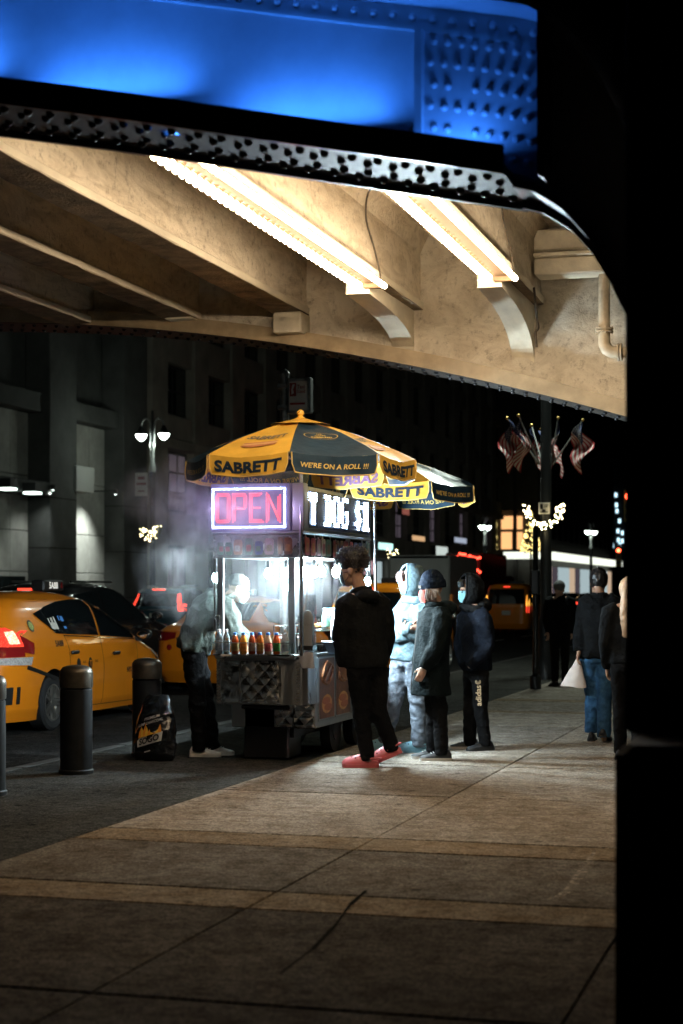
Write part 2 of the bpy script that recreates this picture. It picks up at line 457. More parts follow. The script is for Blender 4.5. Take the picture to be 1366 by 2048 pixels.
arch_strip(MB(), frange(-4.72, -4.685, 3), zn, 7.59, 7.66, .06, .655).build('stiffener', BLUEST, rib)
arch_strip(MB(), xs + xe[1:], zn, 7.72, 8.2, .8, 3.4).build('spandrel', STEEL, rib)
rv = MB().ball((0, 0, 0), (.022, .022, .022), 8, 6).mesh('rivet', RIV, 'all')
rvb = MB().ball((0, 0, 0), (.019, .019, .019), 8, 6).mesh('rivet', BLUEST, 'all')
def rivet(me, p, par): o = link('rivet', me, par); o.location = p
for r_ in range(6):
    for c_ in range(8):
        if (r_ in (1, 3)) and c_ == 2: continue
        x = -1.77 + c_ * .064 + (r_ % 2) * .018; rivet(rvb, (x, 7.647, zn(x) + .12 + r_ * .1), rib)
for i in range(34):
    x = -4.3 + i * .094; rivet(rvb, (x, 7.655, zn(x) + .72), rib)
for i in range(30):
    x = -5.1 + i * .125
    for k, yy in enumerate((7.47, 7.57, 7.77, 7.88)):
        q = x + (k % 2) * .045 + random.uniform(-.006, .006); rivet(rv, (q, yy, zn(q) - .004), rib)
# far rib
xsf = frange(-22, -.4, 70)
farr = arch_strip(MB(), xsf, zf, 15.88, 16.55, .0, .045).build('arch_rib', SPECK, viaduct)
arch_strip(MB(), xsf, zf, 15.86, 15.995, .006, .15).build('ledge', TRIM, farr)
arch_strip(MB(), xsf, zf, 16.1, 16.4, .045, 2.6).build('outer_web', STEEL, farr)
for i in range(58):
    x = -8.9 + i * .125
    for k, yy in enumerate((16.0, 16.36)):
        q = x + (k % 2) * .06; rivet(rv, (q, yy, zf(q) - .004), farr)
# lumpy spandrel wall between the far rib and the slab
def wallpt(u, v):
    x = -14 + 13.6 * u; z0 = zf(x) + .12; z = z0 + (5.05 - z0) * v
    p = Vector((x * 1.3, 0, z * 1.3))
    lump = noise.noise(p * 1.4) * .03 + noise.noise(p * 4) * .014 + noise.noise(p * 11) * .006
    return (x, 15.985 + lump * (1 if x > -4.6 else .5), z)
MB().quadsheet(wallpt, 220, 26).build('spandrel_wall', WALLP, viaduct, 'all')
structure('bridge_slab', MB().box(-22, 1, 7.9, 16.4, 5.0, 5.4), BEAMP, viaduct)
MB().box(-22, 1, 7.2, 17, 5.4, 7.6).build('deck', STEEL, viaduct)
BR = [-2.6, -3.77, -4.92, -6.05, -7.2, -8.35, -9.5, -10.65, -11.8]
for i, xr in enumerate(BR):
    x0, x1 = xr - .31, xr
    mb = MB()
    prof = [(x0 + .03, 4.33), (x1 - .03, 4.33), (x1 - .03, 4.82), (x1 + .06, 5.02), (x0 - .06, 5.02), (x0 + .03, 4.82)]
    mb.prism(prof, 'y', 8.05, 16.0)
    b = mb.build('floor_beam', BEAMP, viaduct)
    mb = MB(); n = 40; rings = []
    for k in range(n + 1):
        yy = 8.05 + 7.94 * k / n
        j = lambda s: noise.noise(Vector((yy * 3, s * 7.7, i * 3.1))) * .012
        rings.append([(x0 + j(1), yy, 4.272 + j(2)), (x1 + j(3), yy, 4.272 + j(4)), (x1 + j(3), yy, 4.272 + .004 + j(4)), (x0 + j(1), yy, 4.276 + j(2))])
    mb.rings(rings); mb.build('soffit', SOFFIT, b)
    for xa, xb in ((x0 - .004, x0 + .035), (x1 - .035, x1 + .004)):
        MB().bbox(xa, xb, 8.05, 15.97, 4.279, 4.345, .008).build('edge_flange', PAINT, b)
    zb = [3.66, 3.86][i] if i < 2 else None
    if zb:
        poly = [(14.33, 4.27), (14.33, 4.16)]
        for k in range(1, 11):
            a = k / 10 * math.pi / 2
            poly.append((14.33 + 1.67 * math.sin(a) ** .95, zb + (4.15 - zb) * (math.cos(a) ** .8)))
        poly.append((16.02, 4.27))
        MB().prism(poly, 'x', x0 + .004, x0 + .215).build('bracket', PAINT, viaduct)
    elif i == 2 or i == 3:
        MB().bbox(x0 + .02, x1, 15.7, 16.0, zf(x1) + .13, 4.27, .012).build('bearing_block', PAINT, viaduct)
PIPE = mat('cream painted pipe', (.52, .43, .31), .5, var=(9, .25))
MB().bbox(-2.6, -.4, 15.42, 15.72, 4.45, 4.6, .012).build('cross_beam', PAINT, viaduct)
MB().bbox(-2.6, -.4, 15.36, 15.72, 4.606, 4.64, .008).build('cross_beam', PAINT, viaduct)
MB().bbox(-2.75, -.4, 15.6, 15.98, 4.7, 4.9, .02).build('cross_beam', PAINT, viaduct)
mb = MB(); mb.tube((-1.98, 15.58, 3.9), (-1.98, 15.58, 4.452), .052, n=16)
mb.path([(-1.98, 15.58, 3.93), (-1.98, 15.58, 3.82), (-1.955, 15.58, 3.765), (-1.91, 15.58, 3.74), (-1.8, 15.58, 3.735), (-1.3, 15.58, 3.735)], [.05, .056, .058, .056, .05, .05], 16)
for z in (3.92, 3.945): mb.tube((-1.98, 15.58, z), (-1.98, 15.58, z + .016), .082, n=18)
for x in (-1.86, -1.835): mb.tube((x, 15.58, 3.737), (x + .016, 15.58, 3.737), .08, n=18)
for a in range(6): mb.tube((-1.98 + .07 * math.cos(a), 15.58 + .07 * math.sin(a), 3.905), (-1.98 + .07 * math.cos(a), 15.58 + .07 * math.sin(a), 3.975), .009, n=6)
mb.build('drain_pipe', PIPE, viaduct, True)
WIRE = mat('dark cable', (.06, .045, .03), .7)
def cable(pts, r=.009):
    P = [Vector(p) for p in pts]; out = []
    for i in range(len(P) - 1):
        p0, p1, p2, p3 = P[max(i - 1, 0)], P[i], P[i + 1], P[min(i + 2, len(P) - 1)]
        for k in range(6):
            t = k / 6; out.append(.5 * ((2 * p1) + (p2 - p0) * t + (2 * p0 - 5 * p1 + 4 * p2 - p3) * t * t + (3 * p1 - p0 - 3 * p2 + p3) * t ** 3))
    out.append(P[-1]); return MB().path(out, r, 6)
for xr in (-2.6, -3.77):
    cable([(xr - .05, 14.33, 4.26), (xr + .012, 14.3, 4.3), (xr + .0, 14.15, 4.5), (xr - .01, 13.9, 4.75), (xr + .1, 13.75, 4.96), (xr + .45, 13.7, 4.985), (xr + .9, 13.6, 4.985)]).build('conduit', WIRE, viaduct, True)
cable([(-2.58, 15.3, 4.31), (-2.59, 15.5, 4.1), (-2.575, 15.5, 3.98), (-2.6, 15.5, 3.93), (-2.59, 15.5, 3.8)], .012).build('loose_wire', WIRE, viaduct, True)

# festoon bulb strips under two of the beams
WARM = (1.0, .79, .54)
BULBM = glow('warm bulb glass', WARM, BULB)
SOCK = mat('brown lamp holder', (.22, .14, .08), .7)
bulb_me = MB().lathe([(.004, -.04), (.016, -.036), (.023, -.02), (.024, -.006), (.02, .012), (.013, .03), (.011, .046)], 10).mesh('bulb', BULBM, 'all')
sock_me = MB().lathe([(.016, .03), (.019, .036), (.019, .068), (.012, .074)], 8).mesh('lamp_holder', SOCK, True)
for xr, y0, lab in ((-3.77, 9.3, 'bright double row of bulbs under the ceiling beam above the food cart'), (-2.6, 10.2, 'bright double row of bulbs under the beam beside the drain pipe')):
    st = thing('bulb_strip', lab, 'light strip', (xr - (.05 if xr < -3 else .07), y0, 4.268), group='bulb strips under the bridge')
    L = 14.28 - y0
    MB().bbox(-.075, .075, 0, L, -.03, -.001, .008).build('batten', SOCK, st)
    MB().bbox(-.09, .09, L, L + .08, -.07, -.001, .01).build('end_box', SOCK, st)
    nb = int(L / .118)
    for k in range(nb):
        for sgn in (-1, 1):
            bo = link('bulb', bulb_me, st); bo.location = (sgn * .105, .06 + k * .118 + (0.03 if sgn > 0 else 0), -.058); bo.rotation_euler = (0, R(-sgn * 50), 0)
            so = link('lamp_holder', sock_me, bo)
# blue floodlights standing on the near rib's lower flange
FLB = mat('black lamp housing', (.02, .02, .02), .5)
for x, pw in ((-5.5, 8), (-4.5, 8), (-3.5, 8), (-2.5, 8), (-1.62, 1.7)):
    z = zn(x) + .05
    fl = thing('floodlight', {-5.5: 'small blue floodlight on the girder flange beyond the frame edge', -4.5: 'small blue floodlight on the girder flange nearest the street', -3.5: 'small blue floodlight midway along the visible girder flange', -2.5: 'small blue floodlight next to the stiffener beside the gusset plate', -1.62: 'small blue floodlight right under the riveted gusset plate'}[x], 'floodlight', (x, 7.55, z), group='blue floodlights on the girder')
    MB().bbox(-.11, .11, -.06, .05, .0, .035, .006).build('housing', FLB, fl)
    MB().box(-.1, .1, -.05, .04, .0355, .038).build('lens', glow('blue lens', (.03, .2, 1), 6), fl)
    ld = bpy.data.lights.new('blue_lamp', 'AREA'); ld.shape = 'RECTANGLE'; ld.size = 1.05 if x < -2 else .25; ld.size_y = .04; ld.energy = pw; ld.color = (.035, .22, 1)
    lo = bpy.data.objects.new('blue_lamp', ld); C.objects.link(lo); lo.parent = fl; lo.location = (0, -.01, .05)
    lo.rotation_euler = (R(180), 0, 0)
# pier on the right
PIERM = mat('sooty pier paint', (.006, .006, .0065), .8, spec=.12)
pier = thing('bridge_pier', 'black steel bridge pier filling the dark edge of the view', 'pier', (0, 0, 0))
MB().bbox(-.69, 2.6, 6.0, 9.3, 1.07, 7.6, .012).build('shaft', PIERM, pier)
MB().bbox(-.668, 2.7, 5.5, 9.36, -.01, 1.07, .03).build('plinth', PIERM, pier)
fp = thing('bridge_pier', 'far bridge pier carrying the end of the second arch', 'pier', (0, 0, 0))
MB().bbox(-1.66, .8, 15.9, 16.7, 1.0, 5.0, .012).build('shaft', RIV, fp)
MB().bbox(-1.69, .85, 15.86, 16.74, -.01, 1.0, .03).build('plinth', RIV, fp)
# ================================================================ food cart
STAIN = mat('stainless steel', (.62, .61, .59), .22, 1., rvar=(7, .14, .34), bump=(5, .12, .02))
STAIN2 = mat('brushed stainless', (.5, .5, .5), .34, 1., rvar=(14, .25, .5), stretch=(1, 1, .1))
DARKM = mat('dark cart frame', (.03, .03, .032), .5)
ACRY = mat('clear acrylic', (.95, .97, .98), .04, trans=1., ior=1.12, alpha=.45)
cx0, cy0 = -4.98, 15.7
cart = thing('food_cart', 'stainless steel hot dog cart with lit signs under umbrellas', 'food cart', (cx0, cy0, 0))
# lower cabinet
MB().bbox(-.40, .42, -.7, 1.2, .29, .96, .008).build('cabinet', STAIN2, cart)
MB().bbox(-.405, .405, -1.1, -.702, .53, .945, .008).build('front_cabinet', STAIN2, cart)
def quilt(x0, x1, z0, z1, y, s=.128, dep=.010, nx=70, nz=48):
    def f(a, b):
        x = x0 + (x1 - x0) * a; z = z0 + (z1 - z0) * b
        p, q = (x + z) / s, (x - z) / s
        h = (abs(math.sin(math.pi * p)) * abs(math.sin(math.pi * q))) ** .55
        edge = min(1, min(a, 1 - a, b, 1 - b) * 18)
        return (x, y - .002 - dep * h * edge, z)
    return MB().quadsheet(f, nx, nz)
quilt(-.17, .2, .545, .93, -1.1).build('quilted_door', STAIN, cart, 'all')
MB().quadsheet(lambda a, b: (-.36 + .18 * a, -1.103 - .006 * noise.noise(Vector((a * 3, b * 5, 2))), .55 + .37 * b), 16, 24).build('side_door', STAIN, cart, 'all')
MB().quadsheet(lambda a, b: (.215 + .13 * a, -1.103 - .004 * noise.noise(Vector((a * 3, b * 5, 7))), .55 + .37 * b), 12, 24).build('side_door', STAIN2, cart, 'all')
for xx in (-.385, .375):
    mb = MB()
    for k in range(15): mb.add([(xx - .018, -1.1015, .55 + k * .026), (xx + .014, -1.1045, .558 + k * .026), (xx + .018, -1.1015, .568 + k * .026), (xx - .014, -1.1045, .56 + k * .026)], [(0, 1, 2, 3)])
    mb.build('tread_strip', STAIN, cart)
mb = MB(); mb.bbox(.205, .213, -1.112, -1.1, .6, .88, .002); mb.box(.196, .222, -1.118, -1.1, .70, .73); mb.build('hinge', DARKM, cart)
quilt(.02, .41, .3, .52, -.7, .128, .010, 60, 34).build('quilted_skirt', STAIN, cart, 'all')
MB().box(.208, .216, -.722, -.7, .3, .56).build('loose_cord', DARKM, cart)
# wheels and legs
RUB = mat('black rubber', (.015, .015, .016), .8, bump=(60, .3, .004))
for yy in (.2, 1.0):
    for xx in (-.3, .3):
        w = MB(); w.tube((xx - .05, yy, .2), (xx + .05, yy, .2), .2, n=24); w.tube((xx - .055, yy, .2), (xx + .055, yy, .2), .09, n=16); w.build('wheel', RUB, cart, True)
MB().box(-.2, .2, -.66, 1.1, .2, .29).build('axle_frame', DARKM, cart)
# counter, tray, posts
MB().bbox(-.42, .43, -1.1, 1.2, .96, .985, .004).build('counter_top', STAIN2, cart)
mb = MB(); mb.bbox(-.4, .36, -1.15, -1.1, .945, .99, .004); mb.build('tray_base', STAIN2, cart)
mb = MB(); mb.box(-.4, .33, -1.212, -1.206, .99, 1.09); mb.box(-.4, -.394, -1.206, -1.1, .99, 1.09); mb.box(.324, .33, -1.206, -1.1, .99, 1.09); mb.box(-.4, .33, -1.212, -1.1, .984, .99); mb.build('tray', ACRY, cart)
mb = MB(); mb.box(-.402, .334, -1.216, -1.204, 1.09, 1.097); mb.box(-.402, .334, -1.214, -1.205, .978, .99); mb.build('tray_rim', STAIN, cart)
MB().box(-.32, -.22, -1.2165, -1.2145, .972, .988).build('sticker', mat('white sticker', (.7, .66, .6), .6), cart)
for xx, yy, nm in ((-.405, -1.08, .06), (.275, -1.08, .065), (.395, 1.14, .05), (-.40, 1.14, .04)):
    MB().bbox(xx, xx + nm, yy, yy + .045, .985, 1.88, .006).build('post', STAIN2, cart)
MB().path([(-.43, -1.05, 1.86), (-.435, -1.06, 1.5), (-.43, -1.05, 1.2)], .011, 8).build('rail', STAIN, cart, True)
cable([(-.4, -1.13, 1.32), (-.36, -1.14, 1.33), (-.375, -1.13, 1.2), (-.36, -1.13, 1.12), (-.39, -1.12, 1.02)], .008).build('handle', STAIN, cart, True)
cable([(.36, -1.11, 1.27), (.4, -1.13, 1.26), (.37, -1.12, 1.15), (.38, -1.12, 1.0)], .008).build('handle', STAIN, cart, True)
# upper works: ceiling, fascia, sign box
MB().bbox(-.43, .43, -1.1, 1.2, 1.862, 1.885, .004).build('ceiling_panel', STAIN2, cart)
MB().bbox(-.43, .43, -1.108, -1.06, 1.86, 2.075, .005).build('fascia', STAIN, cart)
MB().bbox(.385, .433, -1.06, 1.2, 1.86, 2.075, .005).build('fascia', STAIN, cart)
MB().bbox(-.44, .44, -1.12, 1.21, 2.078, 2.1, .006).build('sign_shelf', STAIN2, cart)
pr = random.Random(3)
cols = [('print red', (.26, .05, .06)), ('print blue', (.06, .08, .2)), ('print orange', (.3, .14, .06)), ('print pink', (.26, .13, .16)), ('print green', (.08, .15, .11)), ('print cream', (.36, .31, .25)), ('print brown', (.16, .08, .05))]
pm = [mat(nm, c, .35, var=(25, .4)) for nm, c in cols]
def can(mb, x, y, z, w, h, k, along='x'):
    pts = [(-w * .36, 0), (w * .36, 0), (w * .5, h * .12), (w * .5, h * .86), (w * .36, h), (-w * .36, h), (-w * .5, h * .86), (-w * .5, h * .12)]
    if along == 'x': mb.add([(x + a, y, z + b) for a, b in pts], [tuple(range(8))], k)
    else: mb.add([(y, x + a, z + b) for a, b in pts], [tuple(range(8))], k)
mb = MB()
xq = -.36
while xq < .36:
    w = pr.uniform(.05, .09); k = pr.randrange(7); h = pr.uniform(.11, .16); can(mb, xq, -1.1105, 1.89, w, h, k)
    can(mb, xq + pr.uniform(-.01, .01), -1.1125, 1.92, w * .6, h * .4, (k + 3) % 7); xq += w + .02
mb.build('drink_print', pm, cart, fix=False)
mb = MB(); xq = -1.0
while xq < 1.12:
    w = pr.uniform(.08, .18); k = pr.choice([4, 5, 5, 0, 1, 6, 3]); can(mb, xq, .4355, 1.885, w, .16, k, 'y'); can(mb, xq, .4375, 1.91, w * .5, .09, (k + 2) % 7, 'y'); xq += w + .03
mb.build('menu_print', pm, cart, fix=False)
BOARD = mat('sign board', (.2, .2, .26), .45, emit=(.5, .3, .85), estr=.08)  # faint lilac emission paints the glow of haze between the dots
LEDBACK = mat('led panel', (.03, .045, .12), .35)
MB().bbox(-.45, .315, -1.13, -1.04, 2.1, 2.535, .008).build('open_sign_board', BOARD, cart)
MB().bbox(.325, .44, -1.12, -1.0, 2.1, 2.535, .008).build('sign_corner', STAIN2, cart)
side = MB().bbox(.36, .434, -.985, 1.2, 2.1, 2.51, .006).build('led_sign_frame', STAIN2, cart)
MB().box(.434, .4375, -.955, 1.17, 2.135, 2.475).build('led_panel', LEDBACK, cart)
mb = MB()
for k in range(17): mb.box(.4375, .4405, -.955, 1.17, 2.14 + k * .0202, 2.143 + k * .0202)
mb.build('led_louvres', mat('led louvre', (.03, .04, .09), .5), cart)
REDD = glow('red dots', (1, .03, .025), SIGN * .33); WHD = glow('blue white dots', (.35, .5, 1), SIGN * 5); WHS = glow('white dots', (.5, .7, 1), SIGN * 3.5)
def dot(mb, p, r, ax):
    n = 6
    if ax == 'y': rg = [[(p[0] + r * q * math.cos(2 * math.pi * i / n), p[1] - e, p[2] + r * q * math.sin(2 * math.pi * i / n)) for i in range(n)] for q, e in ((1, 0), (.75, r * .6))]
    else: rg = [[(p[0] + e, p[1] + r * q * math.cos(2 * math.pi * i / n), p[2] + r * q * math.sin(2 * math.pi * i / n)) for i in range(n)] for q, e in ((1, 0), (.75, r * .6))]
    mb.rings(rg, True)
# OPEN: dotted double strokes
ox0, ox1, oz0, oz1, oy = -.425, .262, 2.14, 2.487, -1.1305
mb = MB(); n = 38; m_ = 19
for i in range(n):
    for z in (oz0, oz1): dot(mb, (ox0 + (ox1 - ox0) * i / (n - 1), oy, z), .0052, 'y')
for j in range(1, m_ - 1):
    for x in (ox0, ox1): dot(mb, (x, oy, oz0 + (oz1 - oz0) * j / (m_ - 1)), .0052, 'y')
o = mb.build('border_dots', WHD, cart); o['kind'] = 'stuff'
LET = {'O': [[(.12, 0), (.88, 0), (1, .1), (1, .9), (.88, 1), (.12, 1), (0, .9), (0, .1), (.12, 0)]],
       'P': [[(0, 0), (0, 1), (.85, 1), (1, .9), (1, .58), (.85, .48), (0, .48)]],
       'E': [[(1, 0), (0, 0), (0, 1), (1, 1)], [(0, .5), (.9, .5)]],
       'N': [[(0, 0), (0, 1)], [(0, 1), (1, .05)], [(1, 0), (1, 1)]]}
mb = MB()
def stroke(pts, x0, z0, w, h, sp, r):
    for a, b in zip(pts, pts[1:]):
        A = Vector((x0 + a[0] * w, 0, z0 + a[1] * h)); B = Vector((x0 + b[0] * w, 0, z0 + b[1] * h)); L = (B - A).length; k = max(1, round(L / sp))
        for i in range(k): p = A.lerp(B, i / k); dot(mb, (p.x, oy, p.z), r, 'y')
for i, ch in enumerate('OPEN'):
    x0 = ox0 + .032 + i * .161; w = .128; z0 = oz0 + .045; h = oz1 - oz0 - .09
    for st in LET[ch]:
        stroke(st, x0, z0, w, h, .0185, .0046)
        stroke(st, x0 + .018, z0 + .017, w - .036, h - .034, .0185, .0046)
o = mb.build('letter_dots', REDD, cart); o['kind'] = 'stuff'
for x_, c_ in ((-.3, (.62, .5, 1)), (-.08, (1, .45, .7)), (.14, (.62, .5, 1))):  # added unseen point lights ahead of the board, tinting the steam lilac
    ld = bpy.data.lights.new('added_sign_glow', 'POINT'); ld.energy = 2.6; ld.color = c_; ld.shadow_soft_size = 0
    lo = bpy.data.objects.new('added_sign_glow', ld); C.objects.link(lo); lo.parent = cart; lo.location = (x_, -1.5, 2.31)
FONT = {'H': ['10001', '10001', '10001', '11111', '10001', '10001', '10001'], 'T': ['11111', '11111', '00110', '00110', '00110', '00110', '00110'], 'D': ['11110', '01001', '01001', '01001', '01001', '01001', '11110'], 'O': ['01110', '10001', '10001', '10001', '10001', '10001', '01110'],
        'G': ['01111', '10000', '10000', '10011', '10001', '10001', '01110'], '$': ['00100', '01111', '10100', '01110', '00101', '11110', '00100'], '1': ['01110', '11110', '01110', '01110', '01110', '01110', '11111'], ' ': ['000'] * 7}
mb = MB(); cur = 0; pitch = .0218
for ch in 'T DOG $1':
    g = FONT[ch]
    for r_, row in enumerate(g):
        for c_, q in enumerate(row):
            if q == '1':
                for a in (0, 1):
                    for b in (0, 1):
                        y = -.94 + (cur + c_ * 2.0 + a) * pitch; z = 2.452 - (r_ * 2 + b) * .0212
                        if y < 1.16: dot(mb, (.4408, y, z), .0066, 'x')
    cur += (len(g[0]) + 1.6) * 2.0
o = mb.build('text_dots', WHS, cart); o['kind'] = 'stuff'
# food pictures on the street-side panel
PBG = mat('picture background', (.16, .06, .035), .4, var=(8, .5))
for y0, y1 in ((-.6, -.12), (-.04, .44), (.52, 1.0)):
    fr = MB(); fr.bbox(.4205, .428, y0 - .02, y1 + .02, .35, .95, .003); f_ = fr.build('picture_frame', STAIN2, cart)
    pb = MB().box(.4285, .430, y0, y1, .37, .93).build('picture', PBG, f_)
    mb = MB(); yc = (y0 + y1) / 2
    P = [(.431, yc + .16 * math.cos(t) * (1 + .25 * math.sin(2 * t)), .79 + .1 * math.sin(t)) for t in frange(0, 6.2, 26)]
    mb.path(P, .018, 6, 0); mb.path([(.431, yc - .1, .72), (.431, yc + .02, .8), (.431, yc + .12, .86)], .016, 6, 0)
    mb.ball((.431, yc, .5), (.004, .17, .09), 18, 8, 1); mb.ball((.434, yc - .03, .53), (.004, .13, .035), 18, 8, 2); mb.ball((.434, yc + .03, .47), (.004, .13, .035), 18, 8, 2)
    mb.build('food_print', [mat('print pretzel', (.3, .12, .05), .4, var=(20, .4)), mat('print bun', (.62, .3, .1), .4, var=(14, .3)), mat('print sausage', (.45, .12, .05), .4)], f_)
MB().bbox(.40, .46, -1.06, -.72, .53, .95, .006).build('corner_cabinet', STAIN2, cart)
# interior: steam pans, boxes, rack, buns
PAPER = mat('white paper', (.75, .75, .74), .8)
mb = MB(); mb.bbox(.05, .36, -.6, .1, .985, 1.06, .01); mb.bbox(-.3, .03, -.5, .2, .985, 1.04, .01); mb.build('steam_table', STAIN, cart)
mb = MB()
for z in (1.16, 1.24): mb.path([(.1, -.95, z), (.34, -.95, z), (.34, -.62, z), (.1, -.62, z), (.1, -.95, z)], .006, 6)
for x, y in ((.1, -.95), (.34, -.95), (.34, -.62), (.1, -.62)): mb.tube((x, y, .985), (x, y, 1.25), .006, n=6)
mb.build('wire_rack', STAIN, cart)
MB().bbox(.12, .32, -.92, -.66, 1.0, 1.14, .006).build('napkin_box', PAPER, cart)
CARD = mat('brown cardboard', (.4, .28, .17), .85, var=(12, .2))
mb = MB(); mb.add([(-.14, -.72, 1.1), (.2, -.74, 1.2), (.2, -.72, 1.04), (-.14, -.70, 1.02), (-.14, -.71, 1.1), (.2, -.73, 1.2), (.2, -.71, 1.04), (-.14, -.69, 1.02)], [(0, 1, 2, 3), (7, 6, 5, 4), (0, 4, 5, 1), (3, 2, 6, 7), (1, 5, 6, 2), (0, 3, 7, 4)])
mb.build('cardboard_flap', CARD, cart)
# street-side serving shelf
mb = MB(); mb.bbox(.43, .62, -.55, 1.1, 1.08, 1.095, .004); mb.box(.616, .622, -.55, 1.1, 1.095, 1.18); mb.build('side_shelf', STAIN2, cart)
mb = MB(); mb.path([(.625, -.56, 1.2), (.625, 1.1, 1.2)], .007, 6)
for y in (-.56, 0, .55, 1.1): mb.tube((.62, y, 1.08), (.625, y, 1.2), .006, n=6)
mb.build('shelf_rail', STAIN, cart)
MB().bbox(.2, .4, -.5, 1.1, 1.18, 1.2, .004).build('upper_shelf', STAIN2, cart)
MB().quadsheet(lambda a, b: (.44 + .05 * (1 - b), -.5 + 1.5 * a, .965 + .11 * b), 10, 4).build('shelf_skirt', mat('pictured skirt', (.1, .13, .22), .35, var=(9, .8), stretch=(1, 1, .2)), cart)
BUN = mat('baked bun', (.48, .22, .07), .6, var=(10, .35), bump=(30, .3, .004))
bn = random.Random(5); ORD = ['first', 'second', 'third', 'fourth', 'fifth', 'sixth', 'seventh', 'eighth']
for i in range(14):
    y = -.42 + (i % 7) * .2 + bn.uniform(-.02, .02); x = .27 + (i // 7) * .07
    mb = MB(); P = [(x + .045 * math.cos(t) * (1 + .3 * math.sin(2 * t)), y + .075 * math.cos(t) * math.cos(t / 2) + .07 * math.sin(t), 1.225 + .012 * (i // 7)) for t in frange(0, 6.2, 18)]
    mb.path(P, .02, 6); b_ = mb.build('pretzel', BUN, None, True)
    tag(b_, '%s pretzel from the near end in the %s row on the cart shelf' % (ORD[i % 7], 'inner' if i < 7 else 'outer'), 'pretzel', 'pretzels on the cart shelf'); b_.location = (cx0, cy0, 0)
# clear dispenser hanging on the near corner
dp = thing('straw_dispenser', 'clear plastic dispenser hanging on the near corner of the cart', 'dispenser', (cx0 + .44, cy0 - 1.09, .97))
mb = MB(); mb.box(-.045, -.041, -.04, .06, .04, .56); mb.box(.085, .089, -.04, .06, .04, .56); mb.box(-.041, .085, -.044, -.04, .04, .56); mb.box(-.041, .085, .06, .064, .04, .56); mb.box(-.045, .089, -.044, .064, .034, .04); mb.build('case', ACRY, dp)
mb = MB(); mb.add([(-.045, -.05, .04), (.09, -.05, .04), (.12, -.09, -.1), (-.015, -.09, -.1), (-.045, .06, .04), (.09, .06, .04), (.12, .0, -.1), (-.015, .0, -.1)], [(0, 1, 2, 3), (5, 4, 7, 6), (4, 0, 3, 7), (1, 5, 6, 2), (3, 2, 6, 7)]); mb.build('chute', STAIN2, dp)
mb = MB(); mb.ball((.022, .01, .33), (.055, .04, .09), 12, 8); mb.box(-.03, .07, -.02, .045, .06, .3); mb.build('napkins', PAPER, dp)
MB().box(-.047, .091, -.052, .066, .06, .1).build('clip', STAIN, dp)
# lamps of the cart
CBULB = glow('cool bulb glass', (.5, .88, 1.0), CART)
cb_me = MB().lathe([(.004, -.062), (.022, -.056), (.034, -.034), (.036, -.014), (.028, .012), (.016, .03)], 12).mesh('bulb', CBULB, 'all')
cb2_me = cb_me.copy(); cb2_me.materials.clear(); cb2_me.materials.append(glow('serving side bulb glass', (.74, .92, 1.0), CART2))
ck_me = MB().lathe([(.017, .026), (.02, .03), (.02, .085), (.01, .1)], 10).mesh('lamp_holder', DARKM, True)
lampspots = [((432, 1152), -1.0, 'bare bulb hanging beside the left cart post'), ((537, 1143), -.9, 'bare bulb hanging mid-opening over the juice bottles'), ((573, 1142), -.9, 'bare bulb hanging highest beside the right front post'),
             ((582, 1172), -.5, 'lowest bare bulb hanging inside the cart'), ((628, 1141), -.72, 'bare bulb just past the umbrella pole'), ((642, 1139), -.4, 'bare bulb over the pretzel shelf'), ((672, 1141), .05, 'bare bulb in front of the curly haired customer'), ((735, 1160), .9, 'bare bulb near the rear umbrella pole')]
for (u, v), yy, lab in lampspots:
    p = at_y(u, v, cy0 + yy)
    lt = thing('hanging_bulb', lab, 'light bulb', (p.x, p.y, p.z), group='bulbs hanging in the cart')
    link('bulb', cb2_me if 620 < u < 700 else cb_me, lt); link('lamp_holder', ck_me, lt)
    cable([(0, 0, .095), (.008, 0, (1.87 - p.z) * .6), (0, 0, 1.87 - p.z)], .004).build('flex', DARKM, lt)

# ---------------------------------------------------------------- bottles
def bottle_kind(name, h, r, neck=.42, body=None, lab=None, cap=None):
    z1 = h * .62
    prof = [(r * .8, 0), (r, h * .03), (r, z1), (r * .86, h * .72), (r * neck * 1.15, h * .85), (r * neck, h * .9)]
    a = MB().lathe(prof, 12).mesh('bottle_body', body, 'all')
    b = MB().lathe([(r * 1.015, h * .14), (r * 1.02, h * .15), (r * 1.02, h * .52), (r * 1.015, h * .53)], 12).mesh('paper_label', lab, True) if lab else None
    c_ = MB().lathe([(r * neck * 1.1, h * .89), (r * neck * 1.12, h * .9), (r * neck * 1.12, h * .985), (r * neck * .9, h)], 12).mesh('cap', cap, True)
    return a, b, c_
def liquid(name, col): return mat(name, col, .08, spec=.6, coat=.6, trans=.25, ior=1.33)
BLUEC = mat('blue cap', (.06, .22, .62), .4); WHC = mat('white cap', (.8, .8, .8), .4)
WATER = mat('water bottle plastic', (.75, .85, .88), .06, trans=.8, ior=1.2)
def bottle(loc, kind, name, label, group):
    a, b, c_ = kind
    t = thing(name, label, 'bottle', loc, random.random() * 6, group)
    link('bottle_body', a, t); link('cap', c_, t)
    if b: link('paper_label', b, t)
jl = lambda n, c: mat(n, c, .5, var=(30, .5))
